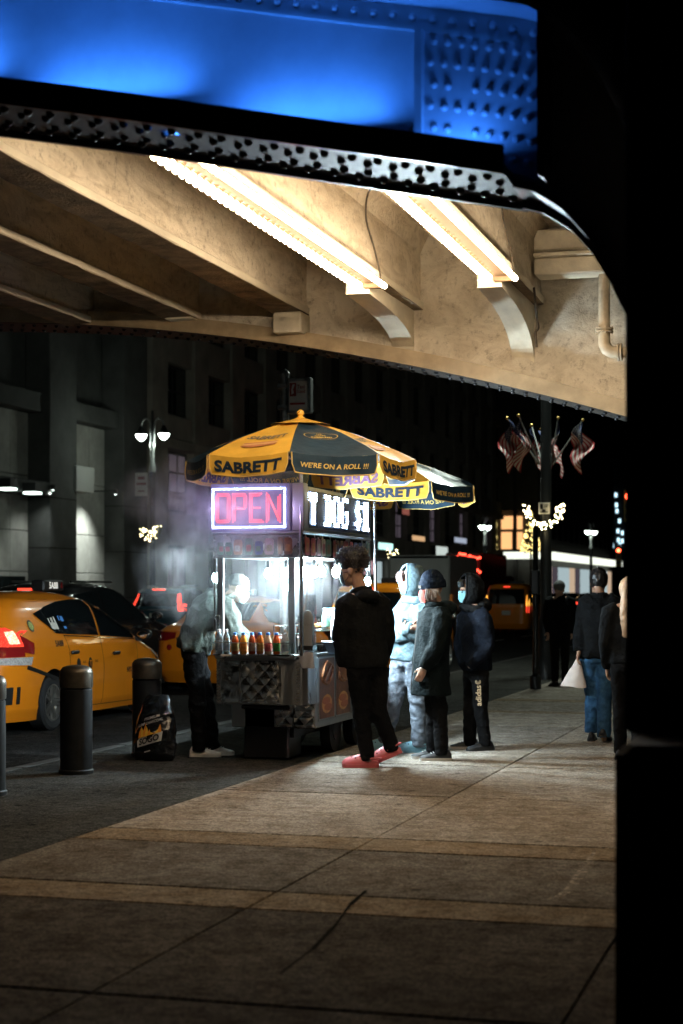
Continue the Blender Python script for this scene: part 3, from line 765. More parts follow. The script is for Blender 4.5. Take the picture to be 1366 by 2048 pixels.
specs = [(438, None, 'clear water bottle at the left end of the cart tray', 0), (453, None, 'clear water bottle second from the left in the tray', 0),
         (470, ((.42, .07, .015), (.25, .16, .04)), 'dark amber juice bottle next to the water bottles', 1), (487, ((.75, .3, .05), (.7, .25, .04)), 'bright orange juice bottle, second juice in the tray', 1),
         (504, ((.33, .05, .012), (.3, .2, .14)), 'dark brown tea bottle, third juice in the tray', 1), (520, ((.45, .12, .02), (.35, .2, .05)), 'amber brown tea bottle, fourth juice in the tray', 1),
         (536, ((.8, .55, .35), (.5, .1, .09)), 'pale peach juice bottle with a red label in the tray', 1), (553, ((.75, .13, .03), (.05, .22, .04)), 'orange red juice bottle with a green label in the tray', 1), (570, None, 'clear water bottle at the right end of the tray', 0)]
for i, (u, cc, lab, j) in enumerate(specs):
    p = at_y(u, 1300, cy0 - 1.155)
    k = bottle_kind('b', .225, .033, .4, WATER, mat('water label', (.35, .45, .5), .5, var=(18, .5)), WHC) if cc is None else bottle_kind('b', .195, .033, .5, liquid('juice %d' % i, cc[0]), jl('juice label %d' % i, cc[1]), BLUEC)
    bottle((p.x, p.y, .9905), k, 'water_bottle' if cc is None else 'juice_bottle', lab, 'bottles in the front tray of the cart')
sd = [((.8, .85, .85), 'large clear jug at the near end of the side shelf', .3, .05), ((.04, .1, .05), 'dark green soda bottle beside the jug', .25, .033), ((.06, .3, .1), 'green soda bottle second along the side shelf', .25, .033), ((.05, .05, .3), 'blue drink bottle on the side shelf', .25, .033), ((.85, .33, .05), 'orange soda bottle on the side shelf', .25, .034), ((.03, .12, .05), 'dark green bottle after the orange soda', .25, .033), ((.7, .75, .7), 'pale drink bottle behind the black coat', .25, .033)]
for i, (c_, lab, h, r) in enumerate(sd):
    bottle((cx0 + .55, cy0 - .47 + i * .115, 1.0955), bottle_kind('s', h, r, .4, liquid('soda %d' % i, c_), jl('soda label %d' % i, tuple(min(1, q * 1.6 + .1) for q in c_)), WHC if i % 2 else BLUEC), 'soda_bottle' if i else 'water_jug', lab, 'bottles on the cart side shelf')
for i in range(8):
    bottle((cx0 + .42, cy0 - .4 + i * .1, 1.2), bottle_kind('m', .2, .03, .42, WATER, mat('green wrap', (.2, .4, .3), .5, var=(20, .5)), BLUEC if i % 3 else WHC), 'water_bottle', '%s small water bottle from the near end, upper side row' % ORD[i], 'water bottles in the upper side row')

# ---------------------------------------------------------------- umbrellas
YEL = mat('yellow vinyl', (.86, .50, .075), .42, var=(3.5, .16), bump=(7, .35, .02), coat=.25)
NAVY = mat('navy vinyl', (.018, .042, .07), .38, var=(4, .3), bump=(7, .5, .02), coat=.3)
INKN = mat('navy print', (.012, .03, .06), .5)
INKY = mat('yellow print', (.72, .5, .14), .5)
INKP = mat('print seen through the cloth', (.16, .08, .16), .6)
INKG = mat('grey print', (.2, .17, .12), .6)
SAUS = mat('printed sausage', (.55, .22, .1), .5); SAUS2 = mat('printed roll', (.72, .42, .2), .5)
PIPING = mat('yellow piping', (.75, .5, .16), .5)
ALU = mat('aluminium pole', (.75, .75, .76), .25, 1.)
def umbrella(label, loc, Rr, zedge, ztop, a0, base, lean=(0, 0)):
    t = thing('umbrella', label, 'umbrella', (loc[0], loc[1], 0))
    def prof(q):   # q 0 apex .. 1 edge
        return ztop - (ztop - zedge) * (.62 * q + .38 * q ** 2.2)
    def rib(k, q):
        a = R(a0 + 45 * k); return Vector((Rr * q * math.cos(a), Rr * q * math.sin(a), prof(q)))
    VH = .165
    for k in range(8):
        yel = k % 2 == 0
        fab, ink = (YEL, INKN) if yel else (NAVY, INKY)
        A, B = rib(k, 1), rib(k + 1, 1)
        outd = Vector(((A.x + B.x) / 2, (A.y + B.y) / 2, 0)).normalized()
        up = Vector((0, 0, 1))
        def sheet(a, q, off=0., k=k):
            p0, p1 = rib(k, q), rib(k + 1, q); p = p0.lerp(p1, a)
            sag = math.sin(math.pi * a) * q * .035 + .008 * noise.noise(Vector((a * 4 + k, q * 5, Rr)))
            p = p - up * sag
            s2 = rib(k, min(1.02, q + .01)).lerp(rib(k + 1, min(1.02, q + .01)), a) - rib(k, q - .01).lerp(rib(k + 1, q - .01), a)
            nrm = (p1 - p0).cross(s2).normalized()
            if nrm.z < 0: nrm = -nrm
            return p + nrm * off
        pan = MB().quadsheet(lambda a, b: sheet(a, .06 + .94 * b), 10, 12).build('canopy_panel', fab, t, 'all')
        pan['label'] = 'yellow canopy panel' if yel else 'dark navy canopy panel'
        def val(a, h, off=0., A=A, B=B, outd=outd, k=k):
            p = sheet(a, 1.0)
            inset = .02 + .035 * max(0, (h - .1)) / .07
            aa = inset / 1 + a * (1 - 2 * inset)
            p = sheet(aa, 1.0) - up * h + outd * (.05 * h + .012 * noise.noise(Vector((a * 5 + k * 3, h * 9, Rr * 4))) * h / .1)
            return p + outd * off
        mb = MB(); mb.quadsheet(lambda a, b: val(a, VH * b), 12, 6)
        mb.build('valance', fab, pan, 'all')
        edge = [val(0, VH * i / 5, .003) for i in range(6)] + [val(i / 12, VH, .003) for i in range(13)] + [val(1, VH * (1 - i / 5), .003) for i in range(6)]
        MB().path(edge, .0055, 5).build('piping', PIPING, pan)
        W_ = (B - A).length * .9
        ink_mb = MB(); val_mb = MB()
        vf = lambda tx, ty, off=.006: val(.5 + tx / W_, .088 - ty, off)
        if yel:
            text_on(val_mb, 'SABRETT', vf, width=W_ * .86, height=.1, bold=.045, k=0)
            text_on(val_mb, '2017', lambda tx, ty: vf(tx + W_ * .36, ty - .069), height=.014, bold=.0, k=1)
            val_mb.add([vf(-W_ * .1 + q * W_ * .3, -.069 + s_) for q in (0, 1) for s_ in (0, .003)], [(0, 1, 3, 2)], 1)
            text_on(val_mb, 'SABRETT', lambda tx, ty: val(.5 + tx / W_, .088 - ty, -.006), width=W_ * .86, height=.1, bold=.045, k=2)
            Wm = lambda q: (rib(k, q) - rib(k + 1, q)).length
            cf = lambda q0: (lambda tx, ty: sheet(.5 + tx / Wm(q0), q0 - ty / (Rr * 1.08), .006))
            text_on(ink_mb, 'SABRETT', lambda tx, ty: cf(.62)(tx, ty + tx * .12), width=.36, height=.085, bold=.035, k=1, shear=.15)
            for dy, cc in ((.0, 4), (.035, 3), (-.035, 3)):
                pts = [cf(.78)(.17 * math.cos(a), dy * .8 + .022 * math.sin(a) + .17 * math.cos(a) * .12) for a in frange(0, 2 * math.pi * 15 / 16, 16)]
                pts = [p + up * (.002 if cc == 3 else .004) for p in pts]
                ink_mb.add(pts, [tuple(range(16))], cc)
        else:
            text_on(val_mb, "WE'RE ON A ROLL !!!", vf, width=W_ * .8, height=.045, bold=.022, shear=.18)
            text_on(val_mb, "WE'RE ON A ROLL !!!", lambda tx, ty: val(.5 + tx / W_, .088 - ty, -.006), width=W_ * .8, height=.045, bold=.022, shear=.18)
            Wm = lambda q: (rib(k, q) - rib(k + 1, q)).length
            cf = lambda tx, ty: sheet(.5 + tx / Wm(.6), .6 - ty / (Rr * 1.08), .006)
            ring = []
            for i in range(33):
                a = 2 * math.pi * i / 32; ring.append((.155 * math.cos(a), .082 * math.sin(a)))
            for i in range(32):
                p, q = ring[i], ring[i + 1]; g = .95
                ink_mb.add([cf(*p), cf(*q), cf(q[0] * g, q[1] * g), cf(p[0] * g, p[1] * g)], [(0, 1, 2, 3)])
            text_on(ink_mb, 'U.S.', lambda tx, ty: cf(tx, ty + .045), height=.026, bold=.03)
            text_on(ink_mb, "GOV'T", lambda tx, ty: cf(tx, ty + .008), height=.028, bold=.03)
            text_on(ink_mb, 'INSPECTED', lambda tx, ty: cf(tx, ty - .033), height=.028, bold=.03)
        val_mb.build('valance_lettering', [ink, INKG, INKP, SAUS, SAUS2], pan, fix=False)
        ink_mb.build('canopy_print', [ink, INKG, INKP, SAUS, SAUS2], pan, fix=False)
        MB().path([rib(k, q) - up * .012 for q in frange(.05, 1, 8)], .006, 6).build('rib', ALU, t)
        MB().path([Vector((0, 0, zedge - .02)), rib(k, .55) - up * .02], .005, 6).build('strut', ALU, t)
    mb = MB()
    def vent(a, b):
        an = 2 * math.pi * a; q = .02 + .24 * b
        return (Rr * q * math.cos(an), Rr * q * math.sin(an), prof(q) + .018 + .01 * noise.noise(Vector((a * 9, b * 3, 1))))
    mb.quadsheet(vent, 24, 4); mb.build('vent_cap', YEL, t, 'all')
    mb = MB(); mb.lathe([(.03, ztop + .0), (.045, ztop + .012), (.022, ztop + .03), (.034, ztop + .05), (.03, ztop + .075), (.01, ztop + .09)], 14); mb.build('finial', YEL, t, True)
    mb = MB(); mb.tube((base[0] - loc[0], base[1] - loc[1], .98), (0, 0, ztop), .019, n=14); mb.build('pole', ALU, t, True)
    return t
umbrella('nearer yellow and navy umbrella over the near corner of the cart', (-4.585, 14.62), 1.04, 2.735, 3.105, -122.6, (-4.555, 14.56))
umbrella('farther yellow and navy umbrella partly hidden behind the nearer one', (-4.53, 16.95), 1.05, 2.64, 2.99, -88, (-4.5, 16.95))

# ---------------------------------------------------------------- steam
def steam_mat():
    m = bpy.data.materials.new('steam'); m.use_nodes = True
    nt = m.node_tree; n = nt.nodes; l = nt.links
    n.remove(n['Principled BSDF'])
    v = n.new('ShaderNodeVolumePrincipled'); v.inputs['Color'].default_value = (.97, .98, 1, 1); v.inputs['Anisotropy'].default_value = .15
    tc = n.new('ShaderNodeTexCoord')
    def mapped(loc, sc):
        q = n.new('ShaderNodeMapping'); q.vector_type = 'TEXTURE'; q.inputs['Location'].default_value = loc; q.inputs['Scale'].default_value = sc; l.new(tc.outputs['Object'], q.inputs[0]); return q.outputs[0]
    def math_(op, a, b):
        q = n.new('ShaderNodeMath'); q.operation = op
        for i, t in enumerate((a, b)):
            if isinstance(t, (int, float)): q.inputs[i].default_value = t
            else: l.new(t, q.inputs[i])
        return q.outputs[0]
    def blob(loc, sc, k):
        # noise-warped soft ellipsoid
        g = n.new('ShaderNodeTexGradient'); g.gradient_type = 'SPHERICAL'
        wz = n.new('ShaderNodeTexNoise'); wz.inputs['Scale'].default_value = 1.7; wz.inputs['Detail'].default_value = 3; l.new(tc.outputs['Object'], wz.inputs['Vector'])
        sb = n.new('ShaderNodeVectorMath'); sb.operation = 'SUBTRACT'; l.new(wz.outputs['Color'], sb.inputs[0]); sb.inputs[1].default_value = (.5, .5, .5)
        scl = n.new('ShaderNodeVectorMath'); scl.operation = 'SCALE'; l.new(sb.outputs[0], scl.inputs[0]); scl.inputs[3].default_value = 1.5
        ad = n.new('ShaderNodeVectorMath'); ad.operation = 'ADD'; l.new(mapped(loc, sc), ad.inputs[0]); l.new(scl.outputs[0], ad.inputs[1])
        l.new(ad.outputs[0], g.inputs[0]); return math_('MULTIPLY', g.outputs[0], k)
    nz = n.new('ShaderNodeTexNoise'); nz.inputs['Scale'].default_value = 4.2; nz.inputs['Detail'].default_value = 6; nz.inputs['Distortion'].default_value = 2.4
    l.new(mapped((0, 0, 0), (1, 1, 1.7)), nz.inputs['Vector'])
    mr = n.new('ShaderNodeMapRange'); mr.inputs[1].default_value = .42; mr.inputs[2].default_value = .66; mr.inputs[3].default_value = .06; l.new(nz.outputs[0], mr.inputs[0])
    tot = math_('ADD', blob((.15, .1, -.25), (.62, .7, .5), .45), blob((-.1, -.62, .42), (.85, .5, .55), 3.))
    tot = math_('ADD', tot, blob((-.6, -.3, .1), (.5, .5, .8), .8))
    l.new(math_('MULTIPLY', tot, mr.outputs[0]), v.inputs['Density']); l.new(v.outputs[0], n['Material Output'].inputs['Volume'])
    return m
st = MB().box(-1.1, 1.0, -1.2, 1.1, -1.0, 1.0).build('steam', steam_mat())
st.location = (-5.15, 14.9, 1.85)
tag(st, 'white steam drifting up around the cart', 'steam', kind='stuff')
# ================================================================ people
def skin_mat(name, col): return mat(name, col, .5, var=(25, .12), sss=.15)
SKINS = {'brown': skin_mat('brown skin', (.30, .16, .10)), 'light': skin_mat('light skin', (.55, .34, .25)), 'tan': skin_mat('tan skin', (.42, .25, .17))}
EYE = mat('dark eye', (.02, .015, .012), .2)
def cloth(name, col, var=.2, rough=.85, sheen=.0): return mat(name, col, rough, var=(16, var), bump=(34, .75, .016), sheen=sheen, spec=.12)
def loft(mb, pts, radii, right, n=18, k=0):
    """closed loft through pts; radii (side, front) measured along `right` and across it"""
    pts = [Vector(p) for p in pts]; rings = []
    for i, p in enumerate(pts):
        t = (pts[min(i + 1, len(pts) - 1)] - pts[max(i - 1, 0)]).normalized()
        a = (right - t * right.dot(t)).normalized(); b = t.cross(a)
        ra, rb = radii[i] if isinstance(radii[i], (tuple, list)) else (radii[i], radii[i])
        rings.append([p + a * ra * math.cos(q) + b * rb * math.sin(q) for q in [2 * math.pi * j / n for j in range(n)]])
    mb.rings(rings, True, k)
def head_frame(face):
    f = Vector(face).normalized(); r = f.cross(Vector((0, 0, 1))).normalized(); u = r.cross(f)
    return Matrix((r, f, u)).transposed()
def hand_geo(mb, wr, d, side, s, curl=.6):
    """palm, four unequal bent fingers and a thumb; d = direction of the forearm, side = direction of the thumb edge"""
    d = Vector(d).normalized(); sd = Vector(side); sd = (sd - d * sd.dot(d)).normalized(); nm = d.cross(sd)
    wr = Vector(wr)
    loft(mb, [wr - d * .03 * s, wr + d * .02 * s, wr + d * .055 * s, wr + d * .09 * s], [(.026 * s, .021 * s), (.033 * s, .019 * s), (.041 * s, .018 * s), (.038 * s, .014 * s)], sd, 12)
    for i, (off, L) in enumerate(((.029, .072), (.010, .08), (-.010, .075), (-.028, .06))):
        b = wr + d * .085 * s + sd * off * s; dd = d.copy(); p = b
        for j, fr in enumerate((.45, .32, .25)):
            ang = curl * (j + .5) * .75
            q = (d * math.cos(ang) + nm * math.sin(ang)).normalized(); e = p + q * L * fr * s
            mb.capsule(p, e, (.0105 - .0012 * j) * s, (.0095 - .0012 * j) * s, 8); p = e
    b = wr + d * .02 * s + sd * .028 * s
    q = (d * .65 + sd * .6 + nm * .35).normalized(); e = b + q * .04 * s; mb.capsule(b, e, .014 * s, .012 * s, 8)
    q2 = (d * .85 + sd * .15 + nm * .45).normalized(); mb.capsule(e, e + q2 * .032 * s, .0115 * s, .009 * s, 8)
def make_head(mb, c, M, s, neck):
    T = lambda p: c + M @ (Vector(p) * s)
    mb.ball(T((0, -.012, .03)), (.077 * s, .099 * s, .104 * s), 16, 12, 0, M)
    mb.ball(T((0, .03, -.045)), (.06 * s, .064 * s, .074 * s), 14, 10, 0, M)
    mb.ball(T((0, .058, .03)), (.062 * s, .035 * s, .03 * s), 12, 8, 0, M)
    mb.capsule(T((0, .085, .012)), T((0, .108, -.028)), .010 * s, .015 * s, 8)
    mb.capsule(T((0, .075, -.095)), T((0, .06, -.1)), .024 * s, .028 * s, 8)
    for q in (-1, 1): mb.ball(T((q * .08, -.012, -.012)), (.011 * s, .022 * s, .033 * s), 10, 8, 0, M)
    mb.capsule(T((0, -.03, -.06)), neck, .056 * s, .066 * s, 12)
def shoe(root, kind, an, tdir, s, m1, m2, lift=0., name='shoe'):
    """an: ankle (local to root), tdir: toe direction on the ground, lift: heel pitch"""
    t = Vector((tdir[0], tdir[1], 0)).normalized(); r = Vector((t.y, -t.x, 0))
    up = Vector((0, 0, 1))
    if lift:
        q = Matrix.Rotation(-lift, 3, r); t = q @ t; up = q @ up
    toe_z = 0
    base = Vector((an[0], an[1], 0))
    base = base - Vector((t.x, t.y, 0)).normalized() * 0
    # drop so that the lowest point touches the ground
    def P(y, x, z): return base + t * y * s + r * x * s + up * z * s
    low = min(P(.2, 0, 0).z, P(-.09, 0, 0).z); base = base - Vector((0, 0, low)) + Vector((0, 0, .001))
    st = [(-.095, .028, .06), (-.075, .037, .10), (-.03, .038, .105), (.03, .04, .09), (.09, .046, .072), (.15, .045, .055), (.19, .033, .045), (.205, .015, .035)]
    if kind == 'clog': st = [(-.095, .03, .05), (-.075, .042, .06), (-.03, .045, .064), (.0, .047, .085), (.03, .052, .112), (.08, .06, .108), (.13, .062, .094), (.175, .052, .078), (.2, .035, .062), (.212, .015, .045)]
    mb = MB(); rings = []
    for y, w, h in st:
        rg = []
        for j in range(14):
            a = 2 * math.pi * j / 14; cz = math.sin(a); x = w * math.cos(a) * (1 if cz < 0 else (1 - .28 * cz))
            z = .022 + (h - .022) * (cz if cz > 0 else 0) + (cz * .012 if cz < 0 else 0)
            rg.append(P(y, x, z))
        rings.append(rg)
    mb.rings(rings, True)
    o = mb.build(name, m1, root, 'all')
    mb = MB(); out = []
    for y, w, h in st: out.append((y, w * 1.06))
    poly = [(w, y) for y, w in out] + [(-w, y) for y, w in reversed(out)]
    n = len(poly); th = .026 if kind != 'clog' else .03
    mb.add([P(y, x, .0) for x, y in poly] + [P(y, x * 1.03, th) for x, y in poly], [tuple(reversed(range(n))), tuple(range(n, 2 * n))] + [(i, (i + 1) % n, n + (i + 1) % n, n + i) for i in range(n)])
    mb.build('sole', m2, o)
    if kind == 'clog':
        mb = MB(); mb.path([P(.01, .05, .07), P(-.05, .048, .078), P(-.1, .03, .078), P(-.112, 0, .078), P(-.1, -.03, .078), P(-.05, -.048, .078), P(.01, -.05, .07)], .009 * s, 6); mb.build('strap', m1, o, True)
        mb = MB()
        for y, x, z in ((.06, .03, .094), (.06, -.03, .094), (.09, .0, .098), (.1, .036, .08), (.1, -.036, .08), (.13, .018, .085), (.13, -.018, .085), (.155, 0, .075), (.04, .05, .06), (.08, .055, .055)):
            mb.ball(P(y, x, z), .006 * s, 6, 4)
        mb.build('vent_holes', EYE, o)
    elif kind == 'sneaker':
        mb = MB()
        for i in range(4): mb.path([P(.03 + i * .022, .024, .09 - i * .007), P(.035 + i * .022, 0, .1 - i * .008), P(.03 + i * .022, -.024, .09 - i * .007)], .0035 * s, 5)
        mb.build('laces', m2, o)
    return o
def face_mask(root, c, M, s, m, pleat=True):
    T = lambda p: c + M @ (Vector(p) * s)
    def f(a, b):
        an = R(-66 + 132 * a); z = -.112 + .118 * b
        rr = 1 - .16 * (1 - b) ** 2
        bul = .016 * math.cos(an) * math.sin(math.pi * b) + (.004 * math.sin(b * 22) if pleat else .002 * math.sin(b * 40 + a * 9))
        return T((.074 * math.sin(an) * rr, .035 + (.073 + bul) * math.cos(an) * (1 - .1 * (1 - b)), z))
    o = MB().quadsheet(f, 18, 12).build('face_mask', m, root, 'all')
    mb = MB()
    for q in (-1, 1):
        for z in (-.09, -.008): mb.path([T((q * .067, .066, z)), T((q * .082, .02, (z - .01) * .6)), T((q * .084, -.02, -.01))], .0028 * s, 5)
    mb.build('ear_loops', m, o)
    return o
def hood(root, c, M, s, m, opn=56):
    T = lambda p: c + M @ (Vector(p) * s)
    def al(b):
        return opn * (1 - max(0, (b - .62) / .38) ** 2 * .75) * (1 - max(0, (.32 - b) / .32) ** 1.5 * .85)
    def f(a, b, k=1.):
        an = R(al(b) + (360 - 2 * al(b)) * a); e = R(-62 + 150 * b)
        w = 1 + .05 * noise.noise(Vector((a * 5, b * 4, s * 9)))
        flare = 1 + .35 * max(0, .3 - b)
        return T((math.sin(an) * math.cos(e) * .122 * k * w * flare, math.cos(an) * math.cos(e) * .142 * k * w * flare - .012, .012 + math.sin(e) * .155 * k * w))
    mb = MB(); mb.quadsheet(lambda a, b: f(a, b), 40, 26); mb.quadsheet(lambda a, b: f(a, b, .93), 40, 26, flip=True)
    o = mb.build('hood', m, root, 'all', fix=False)
    mb = MB(); nk = T((0, -.045, -.16))
    mb.path([nk + Vector((.105 * math.cos(t) * s, .1 * math.sin(t) * s, .012 * math.sin(t * 2 + 1))) for t in frange(0, 6.283, 22)], .04 * s, 10)
    mb.ball(nk + M @ Vector((0, -.06, .02)) * s, (.11 * s, .08 * s, .08 * s), 14, 10)
    me = remesh(mb, .011, 5); fold(me, .01, 9, 4.); finish(me, 'hood_base', m, o)
    edge = [f(0, i / 26, .965) for i in range(27)] + [f(1, 1 - i / 26, .965) for i in range(27)]
    MB().path(edge, .011 * s, 8).build('hood_hem', m, o, 'all')
    return o
class Person: pass
def person(label, d, height, J, body_dir, face_dir, skin, top, legs, shoes, coat_hem=None, group='customers waiting at the cart', arms=(1, 1), voxel=.011, torso=1., folds=.012, hands=(1, 1), hem_flare=0., thumb=None, sleeve=1., legw=1., hump=0.):
    P = Person(); s = height / 1.75; P.s = s
    px = lambda t: at_depth(d + (t[2] if len(t) > 2 else 0), t[0], t[1])
    w = {k: px(v) for k, v in J.items()}
    root = thing('person', label, 'person', (w['pelvis'].x, w['pelvis'].y, 0), group=group); P.root = root
    o = Vector((w['pelvis'].x, w['pelvis'].y, 0)); w = {k: v - o for k, v in w.items()}; P.w = w; P.o = o
    bd = Vector((*body_dir, 0)).normalized(); right = Vector((bd.y, -bd.x, 0)); P.right = right; P.fwd = bd
    M = head_frame(face_dir); P.M = M; P.hc = w['head']
    sr = (w['shR'] - w['shL']).normalized()
    # ---- body (skin), one continuous surface
    mb = MB(); make_head(mb, w['head'], M, s, w['neck'])
    mid = w['pelvis'].lerp(w['neck'], .5)
    loft(mb, [w['pelvis'] - Vector((0, 0, .08)), w['pelvis'], mid, w['pelvis'].lerp(w['neck'], .85), w['neck']], [(.12 * s, .09 * s), (.14 * s, .1 * s), (.12 * s, .09 * s), (.13 * s, .09 * s), (.06 * s, .06 * s)], sr)
    for sd, on in (('L', arms[0]), ('R', arms[1])):
        if not on: continue
        mb.capsule(w['neck'].lerp(w['sh' + sd], .3), w['sh' + sd], .055 * s, .055 * s); mb.capsule(w['sh' + sd], w['el' + sd], .05 * s, .04 * s); mb.capsule(w['el' + sd], w['wr' + sd], .04 * s, .027 * s)
        i = 0 if sd == 'L' else 1
        if hands[i]:
            th = bd if thumb is None else Vector(thumb)
            hand_geo(mb, w['wr' + sd], (w['ha' + sd] - w['wr' + sd]) if 'ha' + sd in w else (w['wr' + sd] - w['el' + sd]), th, s, .7)
    for sd in 'LR':
        mb.capsule(w['pelvis'] + right * (.08 if sd == 'R' else -.08) * s, w['kn' + sd], .07 * s, .05 * s); mb.capsule(w['kn' + sd], w['an' + sd], .05 * s, .035 * s)
        mb.capsule(w['an' + sd], w['an' + sd] - Vector((0, 0, .05)), .036 * s, .03 * s)
    me = remesh(mb, .0075, 2); P.body = finish(me, 'body', skin, root)
    mb = MB()
    for q in (-1, 1): mb.ball(w['head'] + M @ (Vector((q * .031, .083, .008)) * s), (.012 * s, .008 * s, .007 * s), 8, 6, 0, M)
    mb.build('eyes', EYE, root, 'all')
    # ---- trousers
    mb = MB(); pv = w['pelvis']
    loft(mb, [pv + Vector((0, 0, .13)) * s, pv + Vector((0, 0, .05)) * s, pv - Vector((0, 0, .05)) * s, pv - Vector((0, 0, .1)) * s], [(.155 * s, .115 * s), (.172 * s, .13 * s), (.17 * s, .125 * s), (.12 * s, .09 * s)], right)
    for sd in 'LR':
        h0 = pv + right * (.088 if sd == 'R' else -.088) * s - Vector((0, 0, .02)); k_, a_ = w['kn' + sd], w['an' + sd]
        loft(mb, [h0, h0.lerp(k_, .4), k_.lerp(h0, .12), k_, k_.lerp(a_, .45), a_.lerp(k_, .12), a_ - Vector((0, 0, .035))], [q * s * legw for q in (.1, .092, .078, .076, .069, .066, .062)], right, 16)
    me = remesh(mb, voxel, 5); fold(me, min(folds, .02) * .8, 6.5, height * 3.3, (1, 1, 1.5)); P.trousers = finish(me, 'trousers', legs, root)
    # ---- jacket
    mb = MB(); hem = coat_hem if coat_hem is not None else pv.z - .02
    nk = w['neck']; ax = nk - pv
    pts, rad = [], []
    if hem < pv.z - .1:
        pts += [Vector((pv.x, pv.y, hem)), Vector((pv.x, pv.y, (hem + pv.z) / 2))]; rad += [((.19 + hem_flare) * s * torso, (.15 + hem_flare) * s * torso), (.19 * s * torso, .145 * s * torso)]
    else:
        pts += [pv + ax.normalized() * (hem - pv.z)]; rad += [(.18 * s * torso, .135 * s * torso)]
    for f_, ra, rb in ((.08, .188, .14), (.3, .178, .13), (.55, .19, .138), (.78, .2, .135), (.9, .17, .115), (.98, .095, .085), (1.06, .07, .07)):
        pts.append(pv + ax * f_ + Vector((0, 0, hump)) * math.sin(math.pi * min(1, f_)) - P.fwd * hump * .4 * math.sin(math.pi * min(1, f_))); rad.append((ra * s * torso, rb * s * torso))
    rr = right.lerp(sr, .6).normalized()
    loft(mb, pts, rad, rr, 22)
    for sd, on in (('L', arms[0]), ('R', arms[1])):
        if not on: continue
        a, b, c_ = w['sh' + sd], w['el' + sd], w['wr' + sd]
        inn = a.lerp(w['neck'], .45)
        loft(mb, [inn, a, a.lerp(b, .35), b.lerp(a, .15), b], [q * s * sleeve for q in (.085, .088, .08, .07, .069)], P.fwd + Vector((0, 0, .1)), 16)
        loft(mb, [b, b.lerp(c_, .3), b.lerp(c_, .7), c_.lerp(b, .04), c_ + (c_ - b).normalized() * .012], [q * s * sleeve for q in (.069, .068, .06, .05, .044)], P.fwd + Vector((0, 0, .1)), 16)
        mb.ball(b, .069 * s * sleeve, 12, 8)
    me = remesh(mb, voxel, 5); fold(me, folds * 1.1, 5.5, height * 7.7, (1.2, 1.2, .8)); P.top = finish(me, 'jacket', top, root)
    for sd, (kind, m1, m2, tdir, lift) in zip('LR', shoes):
        an = w['an' + sd]; shoe(root, kind, (an.x, an.y), tdir, s, m1, m2, lift)
    return P
BLK = cloth('black knit', (.006, .0065, .007), .35); BLK2 = cloth('black fleece', (.006, .007, .008), .3); BLKP = cloth('black trousers', (.005, .005, .0055), .3)
LB = cloth('pale blue sweat cloth', (.10, .15, .175), .12); JEAN = cloth('washed grey jeans', (.13, .15, .18), .35); DENIM = cloth('blue denim', (.03, .085, .17), .45)
OLIVE = cloth('olive nylon', (.06, .07, .06), .15, .5, .0); TEAL = cloth('dark teal coat wool', (.003, .0065, .0075), .3); NAVYC = cloth('dark navy jersey', (.004, .006, .011), .3)
PINK = mat('coral clog', (.55, .12, .13), .5); SKYC = mat('pale blue clog', (.22, .45, .55), .5); WHITE = mat('off white shoe', (.62, .57, .5), .55, var=(14, .15)); BSH = mat('black shoe', (.015, .016, .018), .6); SOLEW = mat('pale sole', (.6, .58, .54), .6); SOLEB = mat('dark sole', (.03, .03, .03), .7)
SOCKM = cloth('cream sock', (.55, .5, .42))
LEFT = (-.961, -.276)
# A: tall curly haired customer seen from behind
A = person('tall customer with curly hair in all black and coral clogs', 15.05, 1.86,
           dict(pelvis=(734, 1330), neck=(722, 1186), head=(704, 1141), shL=(693, 1213, -.1), shR=(762, 1210, .1), elL=(682, 1276, -.06), elR=(774, 1274, .12), wrL=(686, 1330, -.02), wrR=(762, 1325, .25), haL=(691, 1349, 0),
                knL=(722, 1428), knR=(757, 1424), anL=(735, 1513), anR=(784, 1494, .05)), (-.75, .66), (-.96, .1, -.22), SKINS['tan'], BLK, BLKP,
           [('clog', PINK, PINK, (-.97, -.2), 0), ('clog', PINK, PINK, (-.97, -.2), R(24))], hands=(1, 0), torso=1.06, sleeve=1.12, thumb=(-.9, .3, 0))
c, M, s = A.hc, A.M, A.s
mb = MB(); hr = random.Random(11)
mb.ball(c + M @ Vector((0, -.02, .075)) * s, (.1 * s, .122 * s, .098 * s), 16, 12, 0, M)
for i in range(620):
    v = Vector((hr.gauss(0, 1), hr.gauss(0, 1), hr.gauss(0, 1))).normalized()
    if v.z < -.25 and v.y > -.2: continue
    if v.y > .5 and v.z < .1: continue
    p = Vector((v.x * .1, -.02 + v.y * .125, .072 + v.z * .1)) * s * hr.uniform(.93, 1.16)
    q = c + M @ p; a1 = Vector((hr.gauss(0, 1), hr.gauss(0, 1), hr.gauss(0, 1))).normalized(); b1 = v.cross(a1).normalized() if v.cross(a1).length > .01 else Vector((1, 0, 0)); e1 = M @ v
    r_ = hr.uniform(.008, .014)
    pts = [q + (b1 * math.cos(t) + a1 * math.sin(t)) * r_ + e1 * t * .0022 for t in frange(0, 8.5, 9)]
    mb.path(pts, .0028, 4)
mb.build('hair', mat('black curly hair', (.018, .012, .012), .55, spec=.7), A.root, 'all')
face_mask(A.root, c, M, s, mat('black mask', (.012, .013, .016), .7), False)
